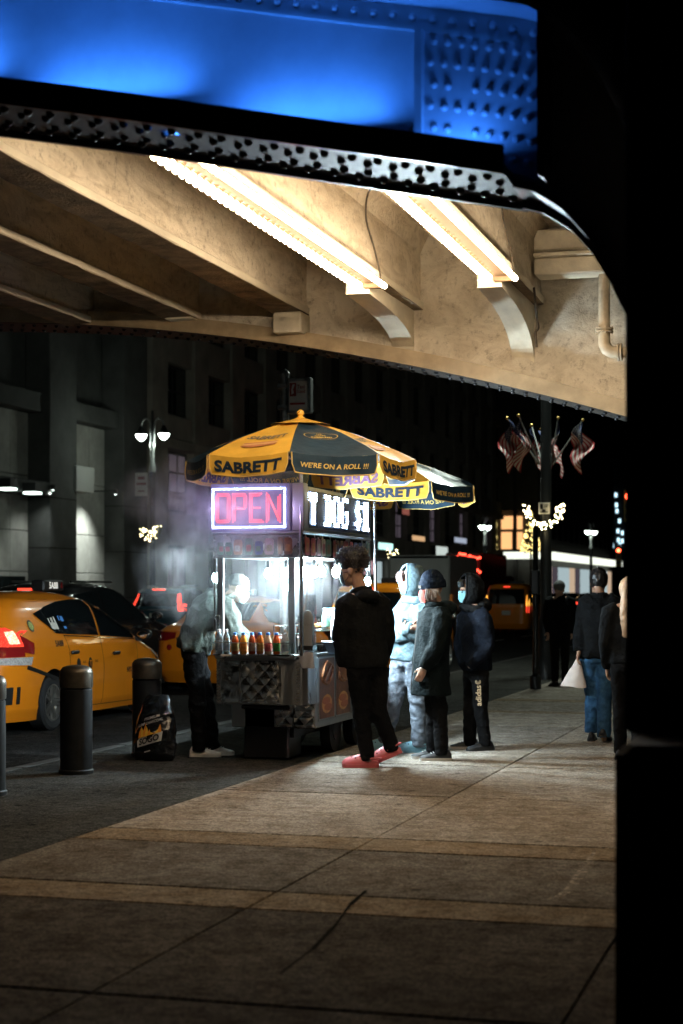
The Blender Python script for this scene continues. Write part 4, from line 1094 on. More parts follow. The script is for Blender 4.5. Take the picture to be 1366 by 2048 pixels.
# collar and lowered hood
mb = MB(); nk = A.w['neck']
mb.path([nk + Vector((.075 * math.cos(t) * s, .075 * math.sin(t) * s, .025 + .02 * math.sin(t + 2))) for t in frange(0, 6.283, 22)], .022 * s, 10)
mb.ball(nk + A.fwd * -.1 * s + Vector((0, 0, -.03)), (.11 * s, .085 * s, .06 * s), 14, 10)
finish(remesh(mb, .009, 4), 'lowered_hood', BLK, A.root)
for sd in 'LR':
    a = A.w['an' + sd]; MB().capsule(a + Vector((0, 0, .02)), a - Vector((0, 0, .045)), .043 * s, .04 * s).build('sock', SOCKM, A.root, 'all')
# B: hooded customer with crossed arms
B = person('customer in a pale blue hoodie with arms crossed', 16.5, 1.8,
           dict(pelvis=(817, 1318), neck=(830, 1206), head=(822, 1164), shR=(797, 1228, .12), shL=(856, 1228, -.12), elR=(788, 1277, .02), elL=(857, 1275, -.2), wrR=(822, 1256, -.28), wrL=(804, 1262, -.22), haR=(845, 1250, -.26), haL=(797, 1240, -.16),
                knR=(790, 1402, .05), knL=(836, 1408, -.05), anR=(770, 1478, .15), anL=(838, 1488, -.05)), (-.55, -.83), (-.8, -.6, -.08), SKINS['light'], LB, JEAN,
           [('clog', SKYC, SKYC, (-.96, -.28), 0), ('clog', SKYC, SKYC, (-.9, -.42), 0)], torso=1.05, folds=.03, sleeve=1.1, legw=1.1, thumb=(0, 0, 1))
hood(B.root, B.hc, B.M, B.s * 1.06, LB, 50)
face_mask(B.root, B.hc, B.M, B.s, mat('teal patterned mask', (.05, .12, .14), .7, var=(30, .8)), False)
mb = MB()
for i in range(60):
    a = hr.uniform(-1, 1); p = Vector((a * .06, .075 + hr.uniform(0, .03), .06 + hr.uniform(-.02, .05))) * B.s
    q = Vector((a * .07, .115, .03 + hr.uniform(-.02, .02))) * B.s; mb.path([B.hc + B.M @ p, B.hc + B.M @ ((p + q) / 2 + Vector((0, .015, .01))), B.hc + B.M @ q], .006, 5)
mb.build('fringe', mat('brown hair', (.2, .13, .12), .5), B.root, True)
mb = MB()
ch = B.w['pelvis'].lerp(B.w['neck'], .7) + B.fwd * .152 * B.s
rt = B.right
for i, (w_, z_) in enumerate(((.05, .03), (.07, .012), (.06, -.006), (.035, -.024))):
    cc = ch + rt * -.07 + Vector((0, 0, z_)) + B.fwd * (.004); mb.add([cc - rt * w_ / 2, cc + rt * w_ / 2, cc + rt * w_ / 2 + Vector((0, 0, .009)), cc - rt * w_ / 2 + Vector((0, 0, .009))], [(0, 1, 2, 3)])
mb.build('chest_print', mat('grey chest print', (.12, .14, .16), .8), B.root)
# C: person in a beanie and long dark coat
Cc = person('customer in a navy beanie, red mask and long dark coat', 15.7, 1.72,
            dict(pelvis=(862, 1322), neck=(873, 1214), head=(862, 1180), shL=(884, 1240, -.17), shR=(856, 1236, .17), elL=(874, 1296, -.22), elR=(848, 1290, .2), wrL=(849, 1336, -.2), wrR=(835, 1330, .18), haL=(841, 1352, -.2),
                 knL=(880, 1415, -.06), knR=(866, 1412, .08), anL=(883, 1503, -.06), anR=(866, 1497, .1)), (-.98, -.1), (-.97, -.2, -.1), SKINS['light'], TEAL, BLKP,
            [('sneaker', BSH, SOLEW, (-.96, -.28), 0), ('sneaker', BSH, SOLEW, (-.96, -.2), 0)], coat_hem=.6, hands=(1, 0), torso=1.18, hem_flare=.012, folds=.010, sleeve=1.22, thumb=(-.9, -.3, .1))
c, M, s = Cc.hc, Cc.M, Cc.s
T = lambda p: c + M @ (Vector(p) * s)
def bean(a, b):
    an = 2 * math.pi * a; e = R(4 + 86 * b); rb = 1 + .012 * math.sin(an * 30) + .02 * math.sin(b * 34) * .4
    return T((.1 * math.cos(e) ** .8 * math.cos(an) * rb, -.02 + .122 * math.cos(e) ** .75 * math.sin(an) * rb, .01 + .182 * math.sin(e) * rb))
KNIT = cloth('navy ribbed knit', (.006, .011, .022), .4)
b_ = MB().quadsheet(bean, 90, 24).build('beanie', KNIT, Cc.root, 'all')
mb = MB()
def cuff(a, b):
    an = 2 * math.pi * a; bb = 2 * math.pi * b; rb = 1 + .012 * math.sin(an * 30)
    return T(((.098 + .007 * math.cos(bb)) * math.cos(an) * rb, -.02 + (.12 + .007 * math.cos(bb)) * math.sin(an) * rb, .05 + .04 * math.sin(bb)))
mb.quadsheet(cuff, 90, 10); mb.build('cuff', KNIT, b_, 'all')
q = T((-.05, .1, .04)); MB().box(q.x - .012, q.x + .012, q.y - .012, q.y - .004, q.z - .012, q.z + .012).build('tag', SOLEW, b_)
face_mask(Cc.root, c, M, s, mat('red printed mask', (.5, .07, .05), .8, var=(40, .4)), False)
mb = MB()
for i in range(60):
    sd = -1 if i % 5 else 1; y0 = hr.uniform(-.06, .05); p = Vector((sd * .082, y0, .02)); e = Vector((sd * (.088 + hr.uniform(0, .02)), y0 + hr.uniform(-.03, .035), -.055 - hr.uniform(0, .045)))
    mb.path([T(p), T((p + e) / 2 + Vector((sd * .012, 0, 0))), T(e)], .006, 5)
mb.build('hair', mat('pale grey hair', (.22, .185, .17), .5), Cc.root, True)
mb = MB(); nk = Cc.w['neck']
mb.path([nk + Vector((.085 * math.cos(t) * s, .085 * math.sin(t) * s, .02)) for t in frange(0, 6.283, 22)], .032 * s, 10)
mb.ball(nk + Cc.fwd * -.09 * s + Vector((0, 0, -.01)), (.11 * s, .1 * s, .075 * s), 14, 10)
finish(remesh(mb, .01, 4), 'coat_collar', TEAL, Cc.root)
fz = [Cc.w['pelvis'].lerp(Cc.w['neck'], t) + Cc.fwd * (.165 + .0 * t) * s + Vector((0, 0, 0)) for t in frange(-.55, .92, 8)]
MB().path([Vector((p.x, p.y, p.z)) for p in fz], .007, 6).build('zip', mat('dull metal zip', (.2, .2, .2), .4, .8), Cc.root)
# D: hooded person with glasses and blue mask
D = person('customer in a black hood with glasses and a blue mask', 16.7, 1.68,
           dict(pelvis=(952, 1338), neck=(949, 1217), head=(938, 1182), shR=(931, 1240, .16), shL=(968, 1240, -.16), elR=(922, 1292, .16), elL=(977, 1294, -.2), wrR=(930, 1330, -.05), wrL=(940, 1332, -.2),
                knR=(940, 1414, .06), knL=(962, 1420, -.06), anR=(940, 1484, .08), anL=(970, 1486, -.08)), (-.8, -.6), (-.84, -.54, -.06), SKINS['tan'], NAVYC, BLKP,
           [('sneaker', BSH, SOLEB, (-.8, -.6), 0), ('sneaker', BSH, SOLEW, (-.97, -.24), 0)], hands=(0, 0), torso=1.08, folds=.014, sleeve=1.1, coat_hem=.78)
hood(D.root, D.hc, D.M, D.s * 1.1, BLK, 58)
face_mask(D.root, D.hc, D.M, D.s, mat('blue surgical mask', (.22, .5, .58), .75, var=(20, .12)))
c, M, s = D.hc, D.M, D.s; T = lambda p: c + M @ (Vector(p) * s)
mb = MB()
for q in (-1, 1):
    mb.path([T((q * .033 + .026 * math.cos(t), .102 - .012 * abs(math.cos(t)), .006 + .019 * math.sin(t))) for t in frange(0, 6.283, 17)], .0028, 5)
    mb.path([T((q * .059, .092, .012)), T((q * .078, .03, .012)), T((q * .08, -.03, .0))], .0026, 5)
mb.path([T((-.008, .106, .01)), T((.008, .106, .01))], .0026, 5); mb.build('glasses', mat('dark spectacle frame', (.02, .02, .025), .3), D.root, True)
mb = MB()
for i in range(70):
    a = hr.uniform(-1, 1); p = Vector((a * .065, .06, .09 + hr.uniform(-.01, .03))); e = Vector((a * .07 + hr.uniform(-.01, .01), .104 - .03 * a * a, .055 + hr.uniform(-.012, .015)))
    mb.path([T(p), T((p + e) / 2 + Vector((0, .022, .012))), T(e)], .006, 5)
mb.build('fringe', mat('black hair', (.012, .01, .01), .4), D.root, True)
# lettering up the leg
mb = MB(); k_, h_ = D.w['knL'], D.w['pelvis'] + D.right * -.088 * D.s
ldir = (h_ - k_).normalized(); cl = k_.lerp(h_, .42)
cam_to = Vector((-(cl.x + D.o.x), -(cl.y + D.o.y), 0)).normalized(); sidev = -ldir.cross(cam_to).normalized()
def legpt(x, y):
    a = y / (.1 * D.s); rr_ = .104 * D.s
    return cl + ldir * x + cam_to * rr_ * math.cos(a) + sidev * rr_ * math.sin(a)
text_on(mb, 'adidas', lambda x, y: legpt(x - .02, y + .02), width=.2, height=.055, bold=.02)
for i in range(3):
    r0 = .012 + .008 * i
    pts = [legpt(.115 + r0 * math.cos(t) * .9, .02 + r0 * math.sin(t)) for t in frange(.6, 5.6, 10)]; pts2 = [legpt(.115 + (r0 - .004) * math.cos(t) * .9, .02 + (r0 - .004) * math.sin(t)) for t in frange(.6, 5.6, 10)]
    for j in range(9): mb.add([pts[j], pts[j + 1], pts2[j + 1], pts2[j]], [(0, 1, 2, 3)])
mb.build('leg_print', mat('gold print', (.55, .38, .22), .6), D.root, fix=False)
# E: pedestrian walking away with a white bag
Ew = person('pedestrian in a black jacket and blue jeans walking away', 17.6, 1.76,
            dict(pelvis=(1196, 1313), neck=(1199, 1192), head=(1198, 1163), shL=(1173, 1207), shR=(1225, 1207), elL=(1163, 1258, .02), elR=(1233, 1258, -.02), wrL=(1158, 1302, -.05), wrR=(1232, 1302, .05), haL=(1156, 1316, -.05),
                 knL=(1186, 1392, .08), knR=(1208, 1396, -.03), anL=(1183, 1458, .12), anR=(1208, 1468, -.1)), (.05, 1), (.05, 1, -.05), SKINS['tan'], BLK2, DENIM,
            [('sneaker', BSH, SOLEB, (-.05, 1), 0), ('sneaker', BSH, SOLEB, (.12, 1), R(14))], group='passers-by', torso=1.1, legw=1.12, sleeve=1.15, thumb=(0, 1, 0))
mb = MB(); mb.ball(Ew.hc + Vector((0, -.01, .03)), (.095, .11, .12), 14, 10); me = remesh(mb, .012, 2); fold(me, .012, 26); finish(me, 'hair', mat('black hair', (.012, .01, .01), .4), Ew.root)
bagp = Ew.w['haL'] + Ew.o
bag = thing('carrier_bag', 'white carrier bag hanging from the walking pedestrian', 'bag', (bagp.x, bagp.y, 0))
BAGM = mat('white plastic', (.68, .6, .55), .6, var=(5, .15), bump=(9, .5, .02))
z0, z1 = on_ground(1145, 1483).z, 0
zb = at_depth(17.5, 1145, 1374).z; zt = bagp.z - .005
def bagf(a, b):
    an = 2 * math.pi * a; w_ = .012 + .125 * (1 - b) ** .9; dp = .01 + .05 * (1 - b)
    return (w_ * math.cos(an) - .05 * (1 - b) + .01 * noise.noise(Vector((a * 6, b * 3, 3))), dp * math.sin(an) + .01 * noise.noise(Vector((a * 6, b * 3, 9))), zb + (zt - zb) * b + .012 * math.sin(an * 2) * (1 - b))
MB().quadsheet(bagf, 28, 12).build('bag_body', BAGM, bag, 'all')
MB().ball((-.05, 0, zb + .006), (.125, .055, .012), 16, 6).build('bag_base', BAGM, bag, 'all')
# F: vendor leaning into the cart
F = person('vendor in an olive jacket leaning into the cart', 16.05, 1.74,
           dict(pelvis=(388, 1298), neck=(452, 1200), head=(478, 1177), shR=(446, 1216, -.17), shL=(448, 1210, .17), elR=(470, 1263, -.17), elL=(474, 1260, .2), wrR=(486, 1288, -.1), wrL=(490, 1280, .2),
                knR=(394, 1392, -.08), knL=(410, 1392, .1), anR=(399, 1494, -.06), anL=(426, 1490, .12)), (.95, .3), (.85, .25, -.42), SKINS['light'], OLIVE, BLKP,
           [('sneaker', WHITE, SOLEW, (.96, .2), 0), ('sneaker', WHITE, SOLEW, (.96, .28), 0)], group='the vendor', torso=1.18, folds=.034, sleeve=1.25, legw=1.12, thumb=(0, 0, 1), hump=.1)
# shoes list is given for L then R
face_mask(F.root, F.hc, F.M, F.s, mat('blue surgical mask'), True)
mb = MB(); mb.ball(F.hc + F.M @ (Vector((0, -.03, .05)) * F.s), (.085, .1, .09), 14, 10, 0, F.M); me = remesh(mb, .011, 2); fold(me, .006, 24); finish(me, 'hair', mat('short grey hair', (.09, .085, .08), .6), F.root)
mb = MB(); nk = F.w['neck']; mb.path([nk + Vector((.085 * math.cos(t), .085 * math.sin(t), .02 + .02 * math.cos(t))) for t in frange(0, 6.283, 20)], .028, 10); finish(remesh(mb, .01, 3), 'collar', OLIVE, F.root)
# passers-by farther along the pavement
def passer(label, d, u, h, top, legs, dirv, hair, cap=None):
    g = V0 + CAM_H * FPX / d; pm_ = FPX / d; V = lambda z: V0 - (z - CAM_H) * pm_
    L = .19 * pm_ * (1 if dirv[1] > 0 else -1) * h / 1.75; q = h / 1.75
    P = person(label, d, h, dict(pelvis=(u, V(.95 * q)), neck=(u, V(1.49 * q)), head=(u + dirv[0] * 5, V(1.62 * q)), shL=(u - L, V(1.42 * q)), shR=(u + L, V(1.42 * q)), elL=(u - L * 1.2, V(1.14 * q)), elR=(u + L * 1.2, V(1.14 * q)), wrL=(u - L * 1.1, V(.9 * q), .1), wrR=(u + L * 1.1, V(.9 * q), -.1),
                              knL=(u - L * .45, V(.5 * q), .1), knR=(u + L * .45, V(.5 * q), -.08), anL=(u - L * .45, V(.1), .16), anR=(u + L * .45, V(.1), -.18)), dirv, (dirv[0], dirv[1], 0), SKINS['light'], top, legs, [('sneaker', BSH, SOLEB, dirv, 0), ('sneaker', BSH, SOLEB, dirv, 0)], group='passers-by', voxel=.016)
    if hair:
        mb = MB(); mb.ball(P.hc + Vector((0, 0, .03)), (.092, .105, .115), 14, 10)
        if hair == 'long': loft(mb, [P.hc + Vector((0, -.07, .05)), P.hc + Vector((0, -.1, -.12)), P.hc + Vector((-.01, -.13, -.28)), P.hc + Vector((-.02, -.12, -.42))], [(.06, .045), (.075, .05), (.06, .035), (.03, .015)], P.right)
        me = remesh(mb, .012, 2); fold(me, .01, 20); finish(me, 'hair', mat('blonde hair', (.5, .33, .2), .5, var=(30, .3), stretch=(1, 1, .15)) if hair == 'long' else mat('black hair'), P.root)
    if cap:
        MB().ball(P.hc + Vector((0, 0, .06)), (.1, .115, .1), 14, 10).build('cap', cap, P.root, 'all')
    return P
passer('pedestrian with long blonde hair beside the black pier', 15.6, 1258, 1.68, BLK2, BLKP, (.1, 1), 'long')
passer('pedestrian in black with a grey cap farther off', 28, 1120, 1.7, BLK2, BLKP, (-.3, -1), None, mat('grey cap', (.16, .16, .165), .8))
# ================================================================ vehicles
def paint(name, col, rough=.25): return mat(name, col, rough, coat=.8, var=(2, .05), bump=(220, .04, .001))
CAB = paint('taxi yellow paint', (.75, .22, .008), .3); CARBLK = paint('black car paint', (.008, .008, .009)); CARBLU = paint('dark teal car paint', (.03, .075, .10)); CARGRY = paint('grey car paint', (.12, .12, .125)); VANWH = paint('white van paint', (.6, .58, .54), .45)
GLASS = mat('black car glass', (.006, .008, .009), .04, spec=.6, coat=.4)
TRIMB = mat('black car trim', (.012, .012, .012), .45); CHROME = mat('chrome trim', (.7, .7, .7), .12, 1.); RIMM = mat('alloy rim', (.45, .43, .4), .3, .9)
def lampmat(name, col, st, off):
    m = mat(name, off, .12, coat=.6); nt = m.node_tree; b = nt.nodes['Principled BSDF']; b.inputs['Emission Color'].default_value = (*col, 1)
    tc = nt.nodes.new('ShaderNodeTexCoord'); vo = nt.nodes.new('ShaderNodeTexVoronoi'); vo.inputs['Scale'].default_value = 48; nt.links.new(tc.outputs['Object'], vo.inputs['Vector'])
    mr = nt.nodes.new('ShaderNodeMapRange'); mr.inputs[1].default_value = .05; mr.inputs[2].default_value = .6; mr.inputs[3].default_value = st; mr.inputs[4].default_value = st * .3
    nt.links.new(vo.outputs['Distance'], mr.inputs[0]); nt.links.new(mr.outputs[0], b.inputs['Emission Strength']); return m
TAILR = glow('lit brake lamp', (1, .06, .03), 2.4); TAILH = lampmat('lit brake lamp core', (1, .06, .03), 2.6, (.3, .02, .02)); TAILOFF = mat('red lamp glass', (.25, .012, .012), .1, coat=.5); LENS = mat('clear lamp glass', (.45, .42, .4), .12, var=(40, .4), coat=.6); AMB = glow('amber lamp', (1, .45, .06), 5.)
HEADL = glow('lit head lamp', (1, .95, .85), 12.)
PLATE = mat('number plate', (.6, .58, .52), .5, var=(60, .3)); DECAL = mat('black decal', (.012, .012, .012), .5); DECW = mat('white lit letters', (.8, .8, .75), .5, emit=(1, .95, .85), estr=.5)
class Shape:
    def __init__(s, front, rear, width, n_lo=6., n_hi=4.5, belt=1.0):
        s.F, s.B, s.W = front, rear, width; s.nl, s.nh, s.belt = n_lo, n_hi, belt
        s.z0 = width[0][0]; s.z1 = width[-1][0]
    def ex(s, z): return s.nl if z < s.belt else s.nl + (s.nh - s.nl) * min(1, (z - s.belt) / .25)
    def par(s, z): f, r = lerp_table(s.F, z), lerp_table(s.B, z); return (f + r) / 2, max(.02, (f - r) / 2), lerp_table(s.W, z), s.ex(z)
    def ring(s, z, n=120):
        m, h, w, e = s.par(z); out = []
        for j in range(n):
            t = 2 * math.pi * j / n; c_, s_ = math.cos(t), math.sin(t)
            out.append((w * math.copysign(abs(c_) ** (2 / e), c_), m + h * math.copysign(abs(s_) ** (2 / e), s_), z))
        return out
    def x(s, y, z):
        m, h, w, e = s.par(z); q = min(.999, abs((y - m) / h)); return w * (1 - q ** e) ** (1 / e)
    def y(s, x, z, front):
        m, h, w, e = s.par(z); q = min(.999, abs(x) / w); d = h * (1 - q ** e) ** (1 / e); return m + d if front else m - d
def cut_poly(poly, step):
    bm = bmesh.new(); vs = [bm.verts.new((p[0], p[1], 0)) for p in poly]; bm.faces.new(vs)
    for ax in (0, 1):
        lo = min(p[ax] for p in poly); hi = max(p[ax] for p in poly); k = lo + step
        while k < hi - step * .2:
            co = [0, 0, 0]; no = [0, 0, 0]; co[ax] = k; no[ax] = 1
            bmesh.ops.bisect_plane(bm, geom=bm.verts[:] + bm.edges[:] + bm.faces[:], plane_co=co, plane_no=no); k += step
    bm.verts.index_update(); out = ([(v.co.x, v.co.y) for v in bm.verts], [tuple(v.index for v in f.verts) for f in bm.faces]); bm.free(); return out
def side_patch(mb, S, poly, sg, off=.012, step=.09, k=0):
    vs, fs = cut_poly(poly, step); mb.add([(sg * (S.x(y, z) + off), y, z) for y, z in vs], fs, k); return mb
def end_patch(mb, S, poly, front, off=.006, step=.09, k=0):
    vs, fs = cut_poly(poly, step); mb.add([(x, S.y(x, z, front) + (off if front else -off), z) for x, z in vs], fs, k); return mb
WHEELS = {}
def wheel_mesh(r, style=0):
    key = (r, style)
    if key in WHEELS: return WHEELS[key]
    ty = MB(); prof = [(r * .66, -.1), (r * .9, -.108), (r, -.085), (r * 1.0, .085), (r * .9, .108), (r * .66, .1)]
    rings = [[(x, q * math.cos(a), q * math.sin(a)) for a in [2 * math.pi * j / 28 for j in range(28)]] for q, x in prof]
    ty.rings(rings, False)
    t = ty.mesh('tyre', RUB, True)
    rm = MB(); rings = [[(x, q * math.cos(a), q * math.sin(a)) for a in [2 * math.pi * j / 28 for j in range(28)]] for q, x in [(r * .68, .1), (r * .62, .104), (r * .6, .05), (r * .1, .03)]]
    rm.rings(rings, False)
    for i in range(10):
        a = 2 * math.pi * (i // 2) / 5 + (.16 if i % 2 else -.16); c_, s_ = math.cos(a), math.sin(a); p = Vector((0, -s_, c_)) * .017
        q0 = Vector((.09, c_ * r * .12, s_ * r * .12)); q1 = Vector((.1, c_ * r * .63, s_ * r * .63))
        rm.add([q0 - p, q0 + p, q1 + p, q1 - p, q0 - p - Vector((.04, 0, 0)), q0 + p - Vector((.04, 0, 0)), q1 + p - Vector((.04, 0, 0)), q1 - p - Vector((.04, 0, 0))], [(0, 1, 2, 3), (0, 4, 5, 1), (1, 5, 6, 2), (2, 6, 7, 3), (3, 7, 4, 0)])
    rm.tube((.06, 0, 0), (.105, 0, 0), r * .15, n=14)
    rmesh = rm.mesh('rim', RIMM, True)
    dk = MB(); dk.tube((.02, 0, 0), (.045, 0, 0), r * .6, n=20); dmesh = dk.mesh('brake_disc', TRIMB, True)
    WHEELS[key] = (t, rmesh, dmesh); return WHEELS[key]
def car(name, label, cat, S, loc, rz, pm_, wheels, wr, glass_side=(), wind=None, rearw=None, tails=(), heads=(), group=None, scale=1., mirror=None, handles=(), extra=None, lit=True, seams=(), plate=None):
    t = thing(name, label, cat, loc, rz, group)
    n = 30; zs = sorted(set([S.z0 + (S.z1 - S.z0) * i / n for i in range(n + 1)] + [q[0] for q in S.W] + [q[0] for q in S.F if S.z0 <= q[0] <= S.z1] + [q[0] for q in S.B if S.z0 <= q[0] <= S.z1]))
    mb = MB(); mb.rings([S.ring(z) for z in zs], True)
    bo = bpy.data.objects.new('tmp', mb.mesh('tmp', [pm_, TRIMB], True))
    cut = MB(); wmax = max(q[1] for q in S.W)
    for y in wheels:
        for sg in (-1, 1):
            cut.tube((sg * (wmax - .3), y, wr + .02), (sg * (wmax + .2), y, wr + .02), wr + .055, n=32, k=1)
    co = bpy.data.objects.new('tmpc', cut.mesh('tmpc', [pm_, TRIMB])); TMP.collection.objects.link(co)
    m = bo.modifiers.new('b', 'BOOLEAN'); m.object = co; m.operation = 'DIFFERENCE'; m.solver = 'EXACT'; m.material_mode = 'INDEX'
    me = evaluated(bo); bpy.data.objects.remove(co)
    me.name = 'body'; body = link('body', me, t)
    tm, rm, dm = wheel_mesh(wr)
    for y in wheels:
        for sg in (-1, 1):
            w = link('wheel', tm, t); w.location = (sg * (wmax - .115), y, wr); w.rotation_euler = (0, 0, 0 if sg > 0 else math.pi); link('rim', rm, w); link('brake_disc', dm, w)
    for sg in (-1, 1):
        for poly in glass_side: side_patch(MB(), S, poly, sg).build('side_window', GLASS, t, 'all')
        for y0, z0 in handles:
            mb = MB(); x = S.x(y0, z0); mb.bbox(min(sg * x, sg * (x + .035)), max(sg * x, sg * (x + .035)), y0 - .1, y0 + .1, z0 - .022, z0 + .022, .01); mb.build('door_handle', TRIMB, t)
        for ln in seams:
            mb = MB()
            for p, q in zip(ln, ln[1:]):
                dv = Vector((q[0] - p[0], q[1] - p[1])); nn = max(2, int(dv.length / .06)); pv = Vector((-dv.y, dv.x)).normalized() * .005
                for i in range(nn):
                    a = Vector(p) + dv * i / nn; b = Vector(p) + dv * (i + 1) / nn
                    mb.add([(sg * (S.x(z[0], z[1]) + .003), z[0], z[1]) for z in (a + pv, b + pv, b - pv, a - pv)], [(0, 1, 2, 3)])
            mb.build('door_seam', TRIMB, t)
        if mirror:
            y0, z0 = mirror; x = S.x(y0, z0); mb = MB()
            mb.ball((sg * (x + .13), y0 + .02, z0 + .06), (.11, .06, .075), 14, 10); mb.box(min(sg * (x - .02), sg * (x + .1)), max(sg * (x - .02), sg * (x + .1)), y0 - .02, y0 + .03, z0 - .03, z0 + .02)
            mo = mb.build('wing_mirror', TRIMB, t, True)
            MB().ball((sg * (x + .13), y0 - .036, z0 + .06), (.09, .012, .058), 14, 8).build('mirror_glass', CHROME, mo, 'all')
    if wind: end_patch(MB(), S, wind, True, .008).build('windscreen', GLASS, t, 'all')
    if rearw: end_patch(MB(), S, rearw, False, .008).build('rear_window', GLASS, t, 'all')
    for sd, poly, m in tails:
        for sg in (-1, 1):
            mb = MB()
            if sd == 's': side_patch(mb, S, poly, sg, .012, .07)
            else: end_patch(mb, S, [(x * sg, z) for x, z in poly], False, .012, .07)
            mb.build('tail_lamp', m, t, 'all')
    for sd, poly, m in heads:
        for sg in (-1, 1):
            mb = MB()
            if sd == 's': side_patch(mb, S, poly, sg, .012, .07)
            else: end_patch(mb, S, [(x * sg, z) for x, z in poly], True, .012, .07)
            mb.build('head_lamp', m, t, 'all')
    if plate:
        y = S.y(0, plate, False); MB().box(-.16, .16, y - .022, y - .004, plate - .08, plate + .08).build('number_plate', PLATE, t)
    if extra: extra(t, S)
    t.scale = (scale,) * 3
    return t
# --- wagon taxi
WAG = Shape([(.15, 2.36), (.35, 2.5), (.6, 2.52), (.74, 2.46), (.86, 2.25), (.95, 1.95), (1.02, 1.75), (1.12, 1.55), (1.2, 1.4), (1.34, 1.08), (1.45, .8), (1.52, .55), (1.58, .25), (1.63, -.15), (1.66, -.6)],
            [(.15, -2.36), (.3, -2.47), (.5, -2.52), (.8, -2.5), (1.0, -2.44), (1.2, -2.36), (1.35, -2.26), (1.48, -2.12), (1.57, -1.95), (1.63, -1.6), (1.66, -1.0)],
            [(.15, .86), (.3, .91), (.55, .92), (.8, .915), (1.0, .89), (1.08, .87), (1.25, .81), (1.45, .72), (1.55, .64), (1.63, .5), (1.66, .34)])
def taxi_extra(num):
    def f(t, S):
        mb = MB(); text_on(mb, num, lambda x, y: (S.x(-1.1 + x, 1.03 + y) + .008, -1.1 + x, 1.03 + y), height=.075, bold=.02); mb.build('fleet_number', DECAL, t, fix=False)
        mb = MB(); text_on(mb, 'NYC', lambda x, y: (S.x(.95 + x, .63 + y) + .008, .95 + x, .63 + y), height=.07, bold=.05)
        for yc, w in ((-.62, .0), (-.28, 0)):
            pts = [(yc + .055 * math.cos(a), .76 + .075 * math.sin(a)) for a in frange(0, 5.9, 16)]; side_patch(mb, S, pts, 1, .008, .08)
        text_on(mb, 'NYC', lambda x, y: (S.x(-.45 + x, .78 + y) + .008, -.45 + x, .78 + y), height=.03); text_on(mb, 'TAXI', lambda x, y: (S.x(-.1 + x, .78 + y) + .008, -.1 + x, .78 + y), height=.03)
        mb.build('door_lettering', DECAL, t, fix=False)
        mb = MB(); text_on(mb, 'T', lambda x, y: (S.x(-.28 + x, .76 + y) + .012, -.28 + x, .76 + y), height=.075, bold=.03); mb.build('badge_letter', mat('taxi yellow paint'), t, fix=False)
        md = side_patch(MB(), S, [(-1.67 + .06 * math.cos(a), 1.25 + .07 * math.sin(a)) for a in frange(0, 5.9, 16)], 1, .008, .08).build('medallion', DECAL, t)
        side_patch(MB(), S, [(-1.67 + .045 * math.cos(a), 1.25 + .052 * math.sin(a)) for a in frange(0, 5.9, 16)], 1, .011, .08).build('emblem', mat('medallion green', (.25, .3, .06), .4, var=(60, .8)), md)
        for sg in (-1, 1): side_patch(MB(), S, [(-1.93, .8), (-1.19, .625), (-1.2, .585), (-1.95, .755)], sg, .008).build('bumper_strip', TRIMB, t)
        side_patch(MB(), S, [(-1.22, 1.33), (-1.03, 1.35), (-1.0, 1.18), (-1.17, 1.17)], 1, .012).build('window_sticker', PLATE, t)
        for sg in (-1, 1):
            side_patch(MB(), S, [(-2.2, 1.05), (-2.18, 1.19), (-2.05, 1.2), (-2.03, 1.05)], sg, .022, .05).build('lamp_core', lampmat('white hot lamp core', (1, .4, .25), 6., (.4, .1, .1)), t)
            side_patch(MB(), S, [(-.94, 1.128), (1.22, 1.028), (1.22, 1.018), (-.94, 1.114)], sg, .016, .12).build('belt_trim', CHROME, t)
        side_patch(MB(), S, [(-.93, 1.36), (-.8, 1.35), (-.78, 1.2), (-.85, 1.2), (-.86, 1.3), (-.93, 1.3)], 1, .012).build('seat_screen', glow('blue seat screen', (.1, .35, .9), .45), t)
        for a, b in ((-2.38, -2.2), (-2.14, -2.08)): side_patch(MB(), S, [(a, .56), (b, .56), (b, .36), (a, .36)], 1, .008).build('bumper_vent', TRIMB, t)
        end_patch(MB(), S, [(-.5, .45), (.5, .45), (.5, .28), (-.5, .28)], False, .008).build('bumper_insert', TRIMB, t)
        rs = MB().bbox(-.09, .09, .12, .72, 1.655, 1.80, .02).build('roof_sign', TRIMB, t)
        mb = MB(); text_on(mb, num, lambda x, y: (.0925, .4 + x, 1.73 + y), height=.09, bold=.03); mb.build('sign_number', DECW, rs, fix=False)
        MB().box(.0905, .0925, .62, .66, 1.69, 1.77).build('sign_light', TAILOFF, rs)
        MB().bbox(-.3, .3, -2.08, -1.9, 1.575, 1.6, .008).build('spoiler', TRIMB, t)
    return f
